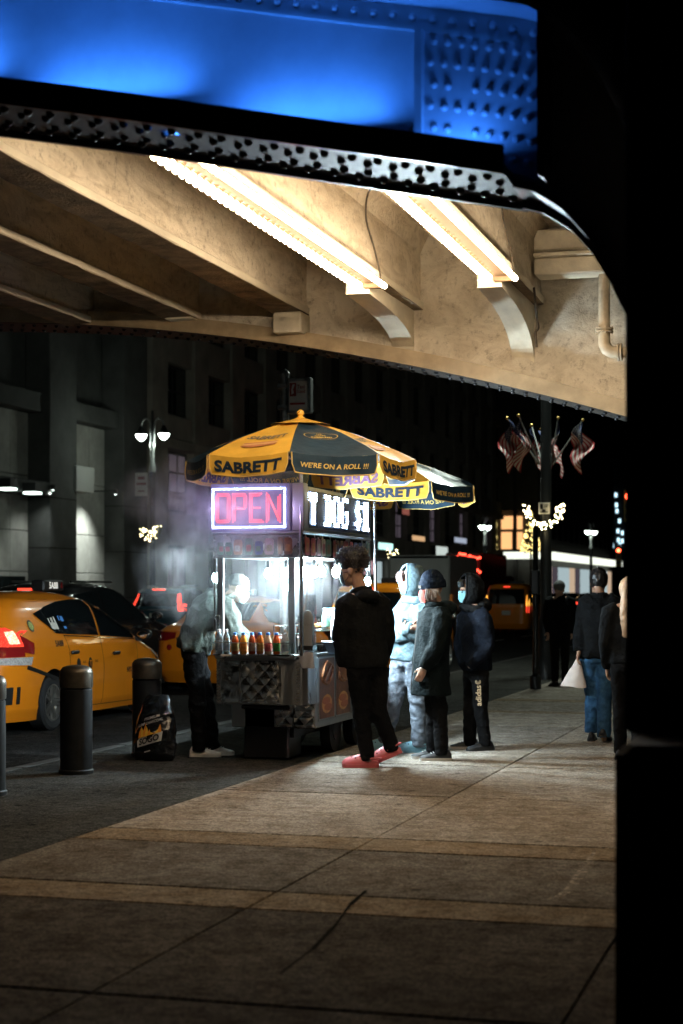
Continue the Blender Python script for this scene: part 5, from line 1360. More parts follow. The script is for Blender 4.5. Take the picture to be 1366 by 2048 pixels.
wag_kw = dict(wheels=(-1.3, 1.62), wr=.33, glass_side=[[(-1.52, 1.39), (-1.15, 1.475), (-.75, 1.53), (-.3, 1.555), (.14, 1.55), (.06, 1.1), (-.94, 1.14), (-1.12, 1.15)], [(.2, 1.55), (.42, 1.52), (.7, 1.43), (.95, 1.31), (1.16, 1.19), (1.28, 1.06), (1.2, 1.035), (.12, 1.095)]],
              wind=[(-.62, 1.1), (.62, 1.1), (.55, 1.4), (.42, 1.53), (-.42, 1.53), (-.55, 1.4)], rearw=[(-.62, 1.08), (.62, 1.08), (.6, 1.35), (.5, 1.5), (-.5, 1.5), (-.6, 1.35)],
              tails=[('s', [(-2.3, 1.02), (-2.27, 1.22), (-2.12, 1.24), (-1.98, 1.16), (-1.97, 1.02)], TAILH), ('s', [(-1.97, 1.15), (-1.74, 1.05), (-1.78, .92), (-1.97, .95)], TAILOFF), ('s', [(-2.38, .9), (-2.33, 1.02), (-1.97, 1.015), (-1.97, .9)], TAILOFF), ('s', [(-2.42, .82), (-2.38, .895), (-1.8, .895), (-1.86, .8)], LENS), ('e', [(.66, .9), (.64, 1.2), (.8, 1.2), (.82, .9)], TAILH)],
              heads=[('s', [(1.75, .86), (2.15, .84), (2.38, .68), (2.1, .72)], LENS)], mirror=(1.33, 1.02), handles=[(-.72, .91), (.52, .86)],
              seams=[[(-.92, 1.13), (-.84, .95), (-.86, .7), (-.98, .55)], [(.1, 1.08), (.14, .7), (.1, .24)], [(1.28, 1.03), (1.22, .7), (1.2, .4)], [(-1.0, .24), (1.15, .22)]], plate=.72)
car('taxi', 'yellow wagon taxi numbered 5A88 beside the bollards', 'taxi', WAG, (-9.78, 19.78, -.1), 0, CAB, extra=taxi_extra('5A88'), group='taxis', **wag_kw)
# --- saloon
SED = Shape([(.16, 2.2), (.35, 2.36), (.6, 2.38), (.75, 2.28), (.86, 1.9), (.94, 1.45), (1.0, 1.15), (1.15, .8), (1.3, .4), (1.4, .05), (1.45, -.2), (1.48, -.5)],
            [(.16, -2.25), (.35, -2.38), (.6, -2.4), (.85, -2.36), (.95, -2.3), (1.02, -2.05), (1.07, -1.72), (1.2, -1.42), (1.32, -1.12), (1.4, -.9), (1.45, -.7), (1.48, -.55)],
            [(.16, .84), (.3, .9), (.6, .91), (.85, .9), (.98, .87), (1.05, .83), (1.2, .74), (1.35, .66), (1.43, .58), (1.48, .4)], belt=.9)
sed_kw = dict(wheels=(-1.4, 1.4), wr=.32, glass_side=[[(-1.3, 1.08), (-1.22, 1.2), (-.95, 1.36), (-.5, 1.4), (-.1, 1.39), (-.1, 1.03), (-.9, 1.04)], [(-.03, 1.03), (-.03, 1.39), (.15, 1.34), (.5, 1.2), (.82, 1.04), (.7, 1.01)]],
              wind=[(-.6, 1.03), (.6, 1.03), (.5, 1.38), (-.5, 1.38)], rearw=[(-.56, 1.1), (.56, 1.1), (.5, 1.38), (-.5, 1.38)], mirror=(.85, 1.0), handles=[(-.85, .9), (.15, .88)], seams=[[(-.06, 1.03), (-.04, .3)], [(-1.05, 1.0), (-1.0, .7), (-1.1, .45)], [(.85, .98), (.85, .4)]], plate=.76)
def sedan(label, x, y, pm_, lit=True, group='taxis', name='taxi', cat='taxi', rz=0, front=False):
    rl = TAILR if lit else TAILOFF
    tails = [('e', [(.42, .84), (.42, .93), (.8, .94), (.82, .8), (.6, .8)], rl), ('s', [(-2.25, .82), (-2.22, .94), (-1.85, .95), (-1.95, .84)], rl)]
    heads = [('e', [(.45, .62), (.5, .72), (.8, .74), (.82, .64)], HEADL if front else LENS)]
    def ex(t, S):
        if pm_ == CAB:
            MB().bbox(-.25, .25, -.45, -.3, 1.475, 1.59, .02).build('roof_sign', mat('dark roof sign', (.06, .05, .03), .4), t)
            yy = S.y(.5, .68, False)
            mb = MB(); mb.ball((-.52, yy - .0, .7), (.045, .012, .045), 12, 8); mb.build('red_reflector', TAILOFF, t, True)
            mb = MB(); end_patch(mb, S, [(-.4, .81), (.4, .81), (.4, .85), (-.4, .85)], False, .01); mb.build('chrome_strip', CHROME, t)
        yy = S.y(0, 1.02, False)
    return car(name, label, cat, SED, (x, y, -.1), rz, pm_, tails=tails, heads=heads, extra=ex, group=group, **sed_kw)
t2 = sedan('yellow saloon taxi seen from behind past the vendor', -9.75, 28.1, CAB, False)
t2.scale = (1.02, 1.02, 1.06)
# --- tall estates and vans
SUV = Shape([(.2, 2.2), (.4, 2.34), (.75, 2.34), (.95, 2.2), (1.05, 1.7), (1.12, 1.2), (1.3, .85), (1.5, .45), (1.62, .1), (1.7, -.3), (1.74, -.6)],
            [(.2, -2.2), (.4, -2.36), (.8, -2.36), (1.1, -2.32), (1.35, -2.22), (1.55, -2.1), (1.66, -1.95), (1.71, -1.7), (1.74, -1.3)],
            [(.2, .86), (.4, .93), (.8, .94), (1.05, .92), (1.3, .85), (1.55, .75), (1.67, .66), (1.74, .4)], belt=1.1)
suv_kw = dict(wheels=(-1.35, 1.4), wr=.36, glass_side=[[(-2.0, 1.22), (-1.85, 1.55), (-1.1, 1.62), (-1.05, 1.15)], [(-1.0, 1.15), (-1.02, 1.63), (-.1, 1.63), (-.05, 1.13)], [(.02, 1.13), (0, 1.62), (.25, 1.56), (.6, 1.38), (.98, 1.15), (.8, 1.12)]],
              wind=[(-.68, 1.2), (.68, 1.2), (.6, 1.6), (-.6, 1.6)], rearw=[(-.62, 1.14), (.62, 1.14), (.58, 1.58), (-.58, 1.58)], mirror=(1.0, 1.12), handles=[(-.85, 1.02), (.2, 1.0)], plate=.85)
def suv(label, x, y, pm_, rz=0, scale=1., name='parked_car', cat='car', lit=True):
    tails = [('e', [(.7, 1.0), (.66, 1.2), (.72, 1.24), (.84, 1.2), (.86, 1.0)], TAILR if lit else TAILOFF), ('e', [(.64, 1.24), (.6, 1.5), (.66, 1.52), (.74, 1.24)], TAILR if lit else TAILOFF)]
    def ex(t, S):
        y_ = S.y(0, 1.63, False); MB().box(-.2, .2, y_ - .02, y_ + .01, 1.61, 1.65).build('high_brake_lamp', TAILR, t)
        mb = MB(); end_patch(mb, S, [(-.5, 1.02), (.5, 1.02), (.5, 1.05), (-.5, 1.05)], False, .012); mb.build('chrome_strip', CHROME, t)
        for sg in (-1, 1): MB().tube((sg * .52, -1.6, 1.755), (sg * .52, .0, 1.755), .018, n=6).build('roof_rail', TRIMB, t)
    return car(name, label, cat, SUV, (x, y, -.1), rz, pm_, tails=tails, heads=[('e', [(.5, .8), (.5, .92), (.85, .95), (.88, .82)], LENS)], extra=ex, scale=scale, group='cars in the street', **suv_kw)
suv('black car in the far lane behind the numbered taxi', -12.5, 27.2, CARBLK, 0, 1.03)
p = at_depth(52, 315, 1200); suv('dark teal car with lit brake lamps across the street', p.x, p.y + 2, CARBLU, R(2), 1.03)
VAN = Shape([(.2, 2.1), (.4, 2.25), (.8, 2.24), (1.0, 2.0), (1.1, 1.6), (1.4, 1.2), (1.7, .75), (1.82, .4), (1.86, .1)],
            [(.2, -2.12), (.4, -2.24), (1.0, -2.24), (1.5, -2.18), (1.75, -2.12), (1.83, -2.02), (1.86, -1.9)],
            [(.2, .8), (.4, .86), (1.0, .865), (1.3, .84), (1.6, .78), (1.78, .72), (1.86, .5)], n_lo=8, n_hi=7, belt=1.2)
van_kw = dict(wheels=(-1.35, 1.45), wr=.32, glass_side=[[(-1.95, 1.15), (-1.9, 1.62), (-.2, 1.64), (-.2, 1.12)], [(-.1, 1.12), (-.1, 1.64), (.5, 1.58), (1.05, 1.15), (.9, 1.1)]], wind=[(-.66, 1.2), (.66, 1.2), (.6, 1.72), (-.6, 1.72)], rearw=[(-.68, 1.12), (.68, 1.12), (.64, 1.68), (-.64, 1.68)], mirror=(1.15, 1.1), handles=[(.1, .98)], plate=.8)
def van(label, x, y, pm_, scale=1., lit=True, rz=0, cat='taxi', group='taxis'):
    tails = [('e', [(.74, 1.05), (.74, 1.45), (.83, 1.43), (.85, 1.05)], AMB if lit else TAILOFF), ('e', [(.74, .8), (.74, 1.03), (.85, 1.03), (.86, .8)], TAILR if lit else TAILOFF)]
    def ex(t, S):
        y_ = S.y(0, 1.76, False); MB().box(-.12, .12, y_ - .02, y_ + .01, 1.74, 1.77).build('high_brake_lamp', TAILR, t)
        MB().bbox(-.28, .28, -.1, .08, 1.855, 1.98, .02).build('roof_sign', TRIMB, t)
    return car('taxi', label, cat, VAN, (x, y, -.1), rz, pm_, tails=tails, heads=[('e', [(.5, .75), (.5, .9), (.82, .92), (.84, .78)], LENS)], extra=ex, scale=scale, group=group, **van_kw)
p = at_depth(64, 1015, 1200); van('yellow van taxi with a wide dark rear window', p.x, p.y + 2, CAB, 1.02)
p = at_depth(33, 772, 1200); van('yellow van taxi behind the cart customers', p.x - .2, p.y + 1.5, CAB, .97)
FARS = [(1108, 96, CARBLK, 'small dark car with lit tail lamps under the long marquee', 0), (1146, 118, CARGRY, 'grey car with lit tail lamps far down the road', 0), (1182, 104, CARBLK, 'dark car with red lamps near the far crossing', 0), (1066, 88, CAB, 'far yellow taxi beyond the van taxi', 1), (1205, 86, CARGRY, 'grey car nearest the pier in the far traffic', 0), (1128, 150, CARBLK, 'tiny dark car at the end of the street', 0)]
for u, d, m_, lab, tx in FARS:
    p = at_depth(d, u, 1200); sedan(lab, p.x, p.y, m_, True, 'far traffic', 'taxi' if tx else 'distant_car', 'taxi' if tx else 'car')
sedan('dark oncoming car with bright head lamps beyond the van taxi', -15.5, 84, CARBLK, False, 'far traffic', 'oncoming_car', 'car', math.pi, True)
# --- box truck and bus
def truck(label, x, y, w, h, L, body, name, cat, deco=None):
    t = thing(name, label, cat, (x, y, -.1), 0, 'large vehicles')
    MB().bbox(-w / 2, w / 2, -L * .5, L * .22, .95, h, .05).build('cargo_box', body, t)
    MB().bbox(-w * .46, w * .46, L * .24, L * .48, .5, h * .72, .12).build('cab', body, t)
    MB().box(-w * .42, w * .42, -L * .48, L * .45, .45, .93).build('chassis', TRIMB, t)
    tm, rm, dm = wheel_mesh(.42)
    for yy in (-L * .3, L * .33):
        for sg in (-1, 1):
            o = link('wheel', tm, t); o.location = (sg * (w / 2 - .13), yy, .42); o.rotation_euler = (0, 0, 0 if sg > 0 else math.pi); link('rim', rm, o)
    MB().box(-w * .45, w * .45, -L * .5 - .02, -L * .5 - .002, 1.02, h - .12).build('rear_door', body, t)
    MB().box(-w * .47, w * .47, -L * .5 - .03, -L * .5 - .004, h - .1, h - .03).build('roof_rim', CHROME, t)
    for sg in (-1, 1): MB().box(sg * w * .4 - .08, sg * w * .4 + .08, -L * .5 - .03, -L * .5 - .005, .75, .9).build('tail_lamp', TAILR, t)
    if deco: deco(t, w, h, L)
p = at_depth(58, 842, 1200); truck('pale box truck behind the pale hoodie', p.x, p.y + 3, 2.1, 2.85, 6.5, VANWH, 'box_truck', 'truck')
def redlights(t, w, h, L):
    rg = random.Random(4); me = MB().ball((0, 0, 0), .055, 8, 6).mesh('red_bulb', glow('red string bulb', (1, .06, .03), 7), 'all')
    for r_, z in enumerate((h - .15, h - .75, h - 1.35)):
        for i in range(15):
            o = link('red_bulb', me, t); o.location = (-w / 2 + w * i / 14, -L * .5 - .08, z + rg.uniform(-.12, .12))
p = at_depth(72, 928, 1200); truck('tour bus strung with red lights', p.x, p.y + 4, 1.5, 3.25, 8.5, paint('dark red bus paint', (.12, .03, .03)), 'tour_bus', 'bus', redlights)
# ================================================================ street furniture
BOLL = mat('black bollard paint', (.012, .013, .014), .5, var=(9, .4), bump=(50, .2, .003), spec=.3)
BOLC = mat('worn bollard cap', (.09, .075, .055), .35, .6, var=(12, .4))
for i, (y, lab) in enumerate(((11.8, 'black bollard cut by the frame edge'), (13.4, 'black bollard standing alone before the taxi rear wheel'), (14.97, 'black bollard with the charcoal bag leaning on it'))):
    b = thing('bollard', lab, 'bollard', (-6.22, y, -.003), group='bollards along the kerb')
    MB().lathe([(.15, 0), (.15, .03), (.138, .04), (.138, .72), (.13, .726), (.13, .734)], 28).build('post', BOLL, b, True)
    MB().lathe([(.13, .734), (.142, .738), (.143, .86), (.138, .885), (.118, .91), (.08, .924), (.03, .93)], 28).build('cap', BOLC, b, True)
# charcoal bag
bg = thing('charcoal_bag', 'glossy black charcoal bag slumped against a bollard', 'bag', (-6.0, 14.62, -.003), R(-12))
PLB = mat('glossy black plastic', (.01, .011, .012), .18, bump=(7, .9, .03), coat=.5)
mb = MB()
loft(mb, [Vector((0, 0, .0)), Vector((0, 0, .06)), Vector((.0, .02, .22)), Vector((-.02, .06, .4)), Vector((-.04, .1, .53)), Vector((-.05, .12, .585)), Vector((-.05, .12, .6))], [(.2, .1), (.225, .12), (.22, .125), (.19, .105), (.15, .05), (.13, .02), (.1, .008)], Vector((1, 0, .12)), 26)
me = remesh(mb, .012, 3); fold(me, .013, 7, 2.2); finish(me, 'sack', PLB, bg)
def bagpt(x, z, off=.03):
    t = min(1, max(0, (z - .02) / .56)); yy = -.125 + .17 * t ** 1.5 + .05 * (abs(x) / .2) ** 2 - off
    return Vector((x, yy, z))
mb = MB(); tilt = .3
def bt(cx_, cz): return lambda x, y: bagpt(cx_ + x - y * .1, cz + y + x * tilt)
text_on(mb, 'PREMIUM', bt(.01, .40), width=.15, height=.026, bold=.01); text_on(mb, 'LUMP CHARCOAL', bt(.0, .355), width=.25, height=.026, bold=.01); mb.add([bt(.02, .09)(a, b) for a, b in ((-.03, 0), (.03, 0), (.03, .01), (-.03, .01))], [(0, 1, 2, 3)])
mb.build('small_lettering', mat('silver print', (.55, .53, .5), .5), bg, fix=False)
mb = MB(); f_ = bt(.02, .21)
outline = [(-.12, -.05), (.12, -.05), (.128, .03), (.09, .055), (-.09, .04), (-.13, .01)]
mb.add([f_(x, y) + Vector((0, -.004, 0)) for x, y in outline], [tuple(range(6))]); mb.build('logo_plate', mat('white print', (.7, .68, .64), .5), bg, fix=False)
mb = MB(); text_on(mb, 'SOGO', lambda x, y: f_(x, y - .008) + Vector((0, -.008, 0)), width=.2, height=.06, bold=.04); mb.build('logo_lettering', DECAL, bg, fix=False)
mb = MB(); fr = random.Random(2)
for i in range(9):
    x0 = -.1 + i * .025; h = .05 + .05 * math.sin(i * .7 + .6) + fr.uniform(0, .03)
    mb.add([f_(x0 - .018, .03) + Vector((0, -.006, 0)), f_(x0 + .018, .03) + Vector((0, -.006, 0)), f_(x0 + .012, .03 + h * .6) + Vector((0, -.006, 0)), f_(x0 + fr.uniform(-.02, .02), .03 + h) + Vector((0, -.006, 0)), f_(x0 - .012, .03 + h * .5) + Vector((0, -.006, 0))], [(0, 1, 2, 3, 4)], i % 2)
mb.build('flame_print', [mat('flame orange', (.75, .28, .03), .5), mat('flame yellow', (.8, .5, .06), .5)], bg, fix=False)
# black crate under the front of the cart
cr = thing('storage_crate', 'black crate tucked in the dark under the cart front', 'crate', (-5.06, 15.2, 0))
MB().bbox(-.2, .24, -.2, .2, .0, .5, .015).build('crate_body', RIV, cr); MB().bbox(-.22, .26, -.22, .22, .46, .5, .01).build('crate_lid', RIV, cr)

# ---------------------------------------------------------------- lamp posts
POSTM = mat('black lamp post', (.012, .013, .013), .4); GALV = mat('galvanised steel', (.4, .41, .4), .45, .7, var=(14, .3))
GLOBE = glow('lamp globe', (.85, 1.0, .9), 16.)
def lamp_post(label, x, y, h, watt, twin=True, rz=0., lit=True):
    t = thing('lamp_post', label, 'lamp post', (x, y, -.003), rz, 'street lamp posts')
    MB().lathe([(.24, 0), (.24, .3), (.16, .42), (.15, 1.0), (.1, 1.15), (.09, h * .72), (.055, h * .74), (.05, h - .3)], 14).build('pole', POSTM, t, True)
    MB().lathe([(.12, h * .7), (.12, h * .72), (.07, h * .745), (.07, h * .8), (.1, h * .81), (.1, h * .82), (.04, h * .83)], 14).build('bracket_collar', GALV, t, True)
    for sg in ((-1, 1) if twin else (1,)):
        pts = [(sg * .05, 0, h * .8), (sg * .07, 0, h * .8 + .7)] + [(sg * (.25 - .18 * math.cos(a)), 0, h * .8 + .7 + .3 * math.sin(a)) for a in frange(.2, math.pi * .93, 9)]
        MB().path(pts, .028, 8).build('arm', GALV, t, True)
        c_ = (sg * .43, 0, h * .8 + .5)
        lm = MB().lathe([(.03, .26), (.06, .24), (.1, .14), (.17, .04), (.2, 0), (.2, -.02)], 16, c_).build('lantern', POSTM, t, True)
        MB().lathe([(.185, -.022), (.18, -.06), (.13, -.15), (.05, -.22), (.01, -.235)], 16, c_).build('globe', GLOBE, lm, 'all')
        if lit:
            ld = bpy.data.lights.new('lamp_light', 'POINT'); ld.energy = watt; ld.color = (.85, 1, .88); ld.shadow_soft_size = .15
            lo = bpy.data.objects.new('lamp_light', ld); C.objects.link(lo); lo.parent = t; lo.location = (c_[0], 0, c_[2] - .34)
    return t
def twinkles(par, pts, name='fairy_light', r=.03, col=(1, .82, .45), st=9.):
    me = MB().ball((0, 0, 0), r, 6, 4).mesh(name, glow('fairy bulb %.3f %.1f' % (r, st), col, st), 'all')
    for p in pts: o = link(name, me, par); o.location = p
ra = random.Random(9)
p = at_x(305, 1180, -21.5)
lamp_post('tall twin lantern lamp post lit across the street', p.x, p.y, 7.8, LAMP_W, rz=R(-8))
def garland(label, loc, W, H, n, ring=False):
    t = thing('light_garland', label, 'garland', loc, 0, 'lit garlands on lamp posts')
    P = []
    for i in range(n):
        if ring:
            a = ra.uniform(math.pi * .92, math.pi * 2.08); q = ra.uniform(.62, 1); P.append((W / 2 * q * math.cos(a), -.1 + ra.uniform(-.05, .05), H * q * math.sin(a)))
        else:
            a = ra.uniform(math.pi, 2 * math.pi); q = ra.uniform(.35, 1); P.append((W / 2 * q * math.cos(a), -.14 + ra.uniform(-.05, .05), H * q * math.sin(a)))
    MB().path([(W / 2 * .8 * math.cos(a), 0, H * .8 * math.sin(a)) for a in frange(math.pi, 2 * math.pi, 14)], .06 * W, 8).build('greenery', mat('dark pine green', (.01, .025, .012), .9), t)
    twinkles(t, P, 'fairy_light', .0165 * W / .85, st=16.)
    MB().box(-.03, .03, -.05, .25, -.06, 0).build('bracket', POSTM, t)
garland('half round garland of lights on the far lamp post', (p.x, p.y - .12, at_x(300, 1052, -21.5).z), .84, .52, 48)
sg_ = thing('parking_sign', 'small white sign on the far lamp post', 'sign', (p.x - .35, p.y - .1, at_x(280, 965, -21.5).z)); MB().bbox(-.22, .22, -.015, .0, -.38, .38, .004).build('sign_plate', mat('white sign face', (.55, .55, .52), .6), sg_)
mb = MB(); mb.add([(-.12, -.017, .16), (.12, -.017, .16), (.12, -.017, .26), (-.12, -.017, .26)], [(0, 1, 2, 3)]); mb.add([(-.17, -.017, -.02), (.17, -.017, -.02), (.17, -.017, .06), (-.17, -.017, .06)], [(0, 1, 2, 3)]); mb.add([(-.12, -.017, -.24), (.12, -.017, -.24), (.12, -.017, -.2), (-.12, -.017, -.2)], [(0, 1, 2, 3)]); mb.build('lettering', mat('dark red print', (.2, .04, .04), .6), sg_, fix=False)
MB().box(.2, .42, -.0, .03, -.1, -.06).build('arm', POSTM, sg_)
# lamp post on the near kerb farther along, with flags
pl = at_depth(30, 1092, 1180)
lp = lamp_post('black lamp post carrying the flags above the far pavement', pl.x, pl.y, 9.6, 650, rz=R(60))
FLR = mat('flag red', (.38, .04, .045), .8); FLW = mat('flag white', (.62, .58, .54), .8); FLB2 = mat('flag blue', (.03, .045, .13), .8)
def flag(label, tip, base, sway, turn, sd):
    tip, base = at_depth(30 + turn * .3, *tip), at_depth(30, *base)
    t = thing('flag', label, 'flag', tuple(base), group='flags on the lamp post'); tip = tip - base
    MB().tube((0, 0, 0), tip, .016, .012, n=8).build('flagpole', GALV, t)
    MB().ball(tip, .03, 8, 6).build('finial', mat('gold finial', (.5, .35, .12), .4, .8), t)
    pd = tip.normalized(); fl = Vector((sway, .25 * turn, -1)).normalized(); nm = pd.cross(fl).normalized()
    def f(a, b, off=0.):
        q = tip - pd * (.03 + .42 * a)
        wv = .05 * math.sin(b * 7 + a * 3 + sd) * (.3 + b) + .03 * math.sin(b * 13 + sd * 2)
        droop = Vector((sway * .2 * b * b, 0, -.12 * b * a))
        return q + fl * b * .52 + droop + nm * (wv + off) + Vector((CS, SN, 0)) * .05 * math.sin(a * 5 + b * 6 + sd)
    mb = MB(); nx = 16
    for i in range(13):
        for j in range(nx):
            k = 2 if (i < 7 and j < nx * .42) else (i % 2)
            mb.add([f(i / 13, j / nx), f((i + 1) / 13, j / nx), f((i + 1) / 13, (j + 1) / nx), f(i / 13, (j + 1) / nx)], [(0, 1, 2, 3)], k)
    bm_me = mb.mesh('cloth', [FLR, FLW, FLB2], False, False)
    bm = bmesh.new(); bm.from_mesh(bm_me); bmesh.ops.remove_doubles(bm, verts=bm.verts, dist=.0005); bm.to_mesh(bm_me); bm.free()
    bm_me.polygons.foreach_set('use_smooth', [True] * len(bm_me.polygons))
    cl = link('cloth', bm_me, t)
    mb = MB()
    for i in range(5):
        for j in range(6):
            for o in (.006, -.006):
                c_ = f((i + .7) / 13 * 1.2, (j + .6) / nx * 1.05, o); mb.add([c_ + pd * .011, c_ + fl * .011, c_ - pd * .011, c_ - fl * .011], [(0, 1, 2, 3)])
    so = mb.build('stars', FLW, cl, fix=False); so['kind'] = 'stuff'
flag('leftmost flag in the cluster, hanging limp', (1014, 836), (1078, 929), -.25, 0, .4); flag('second flag from the left, overlapping the leftmost', (1037, 831), (1080, 929), -.1, -1, 1.9)
flag('small furled flag left of the cluster middle', (1063, 851), (1085, 929), .1, 1, 3.2); flag('dark furled flag in the cluster middle', (1082, 858), (1092, 929), .55, 2, 4.4)
flag('flag right of the cluster middle with raised canton', (1116, 836), (1102, 929), -.12, 0, 5.5); flag('rightmost flag spreading away from the cluster', (1166, 840), (1106, 929), .3, -1, 2.7)
garland('wide garland of lights on the flag lamp post', (pl.x, pl.y - .2, at_depth(30, 1092, 1020).z), .74, .36, 78, True)
sg2 = thing('street_sign', 'small white sign above the wide garland', 'sign', (pl.x, pl.y - .2, at_depth(30, 1090, 1020).z + .02)); MB().bbox(-.1, .1, -.01, 0, -.1, .1, .003).build('sign_plate', mat('white sign face'), sg2)
mb = MB(); mb.box(-.07, -.02, -.013, -.011, -.01, .08); mb.box(-.07, .07, -.013, -.011, -.075, -.055); mb.box(.0, .07, -.013, -.011, .05, .065); mb.box(.0, .06, -.013, -.011, .02, .035); mb.build('sign_print', DECAL, sg2); MB().box(-.02, .02, 0, .14, -.02, .02).build('bracket', POSTM, sg2)
sp = at_depth(27, 1071, 1180); pp = thing('signal_post', 'thin black post just left of the flag lamp post', 'post', (sp.x, sp.y, -.003)); MB().lathe([(.09, 0), (.09, .2), (.045, .25), (.045, 2.55), (.02, 2.6)], 10).build('pole', POSTM, pp, True); MB().bbox(-.07, .07, -.07, .07, 1.5, 1.9, .02).build('control_box', POSTM, pp)
p3 = at_depth(62, 790, 1180); lamp_post('lamp post with a small garland behind the rear umbrella', p3.x - 1.5, p3.y, 7.0, 15, rz=R(30)); garland('small warm garland beside the rear umbrella pole', (p3.x - .05, p3.y, at_depth(62, 785, 1098).z), .6, .42, 30)
p3b = at_depth(90, 970, 1180); lamp_post('distant lamp post left of the orange windows', p3b.x, p3b.y, 5.6, 15, rz=R(80)); p3c = at_depth(105, 1182, 1180); lamp_post('distant lamp post over the far traffic', p3c.x, p3c.y, 5.9, 20, rz=R(70))
# sign post behind the umbrella
q = at_depth(22, 569, 1180); s3 = thing('sign_post', 'grey sign post with a framed red and white panel above the umbrella', 'sign', (q.x, q.y, -.003))
ztop = at_depth(22, 569, 737).z
MB().lathe([(.06, 0), (.06, ztop - .08), (.066, ztop - .075), (.066, ztop - .05), (.05, ztop - .03), (.01, ztop)], 14).build('pole', GALV, s3, True)
zc = at_depth(22, 600, 792).z
fb = MB(); fb.bbox(.08, .39, -.13, .0, zc - .24, zc + .22, .012); fo = fb.build('sign_case', GALV, s3)
MB().box(.105, .35, -.134, -.131, zc - .2, zc + .17).build('sign_face', mat('lit white panel', (.75, .7, .64), .6), fo)
mb = MB(); mb.box(.115, .2, -.137, -.135, zc - .02, zc + .15); mb.box(.13, .32, -.137, -.135, zc - .13, zc - .105); mb.add([(.13, -.136, zc - .135), (.13, -.136, zc - .1), (.115, -.136, zc - .117)], [(0, 1, 2)]); text_on(mb, 'Taxi', lambda x, y: (.265 + x, -.136, zc + .1 + y), width=.1, height=.05); text_on(mb, 'Stand', lambda x, y: (.265 + x, -.136, zc + .04 + y), width=.11, height=.045); mb.build('sign_print', mat('red print', (.4, .05, .03), .6), fo)
mb = MB(); mb.add([(.14, -.1385, zc + .0), (.17, -.1385, zc + .02), (.16, -.1385, zc + .07), (.185, -.1385, zc + .13), (.15, -.1385, zc + .13), (.135, -.1385, zc + .06)], [tuple(range(6))]); mb.build('sign_figure', mat('white print'), fo, fix=False)
mb = MB()
for z in (zc - .15, zc + .13): mb.bbox(-.075, .085, -.075, .06, z - .035, z + .035, .01)
mb.build('clamps', GALV, s3)

# ================================================================ buildings
STONE = mat('grey stone', (.33, .32, .29), .8, var=(1.4, .25), bump=(18, .2, .01)); STONED = mat('dark stone', (.065, .066, .062), .85, var=(1.2, .3)); STONEB = mat('brown stone', (.2, .175, .145), .85, var=(.8, .3), bump=(14, .2, .01))
WFR = mat('dark window frame', (.02, .02, .02), .5); WGL = mat('dark window glass', (.01, .014, .014), .06, spec=.6)
def window(par, x, y0, y1, z0, z1, lit=None, bars=(1, 1)):
    f = MB(); t = .09
    f.box(x, x + .05, y0, y1, z0, z0 + t); f.box(x, x + .05, y0, y1, z1 - t, z1); f.box(x, x + .05, y0, y0 + t, z0 + t, z1 - t); f.box(x, x + .05, y1 - t, y1, z0 + t, z1 - t)
    for i in range(1, bars[0] + 1): yy = y0 + (y1 - y0) * i / (bars[0] + 1); f.box(x, x + .05, yy - .03, yy + .03, z0 + t, z1 - t)
    for i in range(1, bars[1] + 1): zz = z0 + (z1 - z0) * i / (bars[1] + 1); f.box(x + .001, x + .051, y0 + t, y1 - t, zz - .03, zz + .03)
    o = f.build('window', WFR, par)
    MB().box(x - .03, x + .02, y0 + t * .5, y1 - t * .5, z0 + t * .5, z1 - t * .5).build('pane', lit or WGL, o)
    return o
# left: stone fronted building with down-lit bays
b1 = thing('stone_building', 'stone building with down-lit wall bays across the street', 'building', (0, 0, 0))
X = -24.0
MB().box(-40, X - .62, 30, 58, 0, 40).build('core', STONED, b1)
yb = [38.0, 42.3, 44.5, 49.19, 51.22, 55.1, 58.0]
for y0, y1 in ((38.0, 39.9), (42.3, 44.2), (49.19, 51.22), (55.1, 57.2)):
    MB().bbox(X - .6, X + .25, y0, y1, 0, 40, .03).build('pillar', STONED, b1)
    for z in (1.3, 2.9, 4.5): MB().box(X - .6, X + .256, y0 - .004, y1 + .004, z, z + .025).build('joint', JOINT, b1)
for y0, y1 in ((39.9, 42.3), (44.2, 49.19), (51.22, 55.1)):
    n = max(1, round((y1 - y0) / 1.3)); w = (y1 - y0) / n
    for i in range(n):
        for z0, z1 in ((0, .9), (.9, 2.15), (2.15, 3.45), (3.45, 5.2), (5.2, 7.2)):
            MB().bbox(X - .62, X - .5 + random.uniform(0, .01), y0 + i * w + .012, y0 + (i + 1) * w - .012, z0 + .012, z1 - .012, .012).build('stone_panel', STONE, b1)
    MB().bbox(X - .6, X + .05, y0, y1, 7.2, 7.8, .02).build('lintel', STONED, b1)
MB().bbox(X - .55, X + .5, 42, 49.1, 4.55, 4.95, .03).build('canopy', STONED, b1)
MB().bbox(X - .3, X + .34, 51.0, 52.4, 4.8, 5.65, .02).build('lit_box', mat('pale box face', (.42, .42, .4), .6), b1)
MB().box(X - .5, X - .3, 45.2, 48.6, 0, 2.0).build('doorway', WGL, b1)
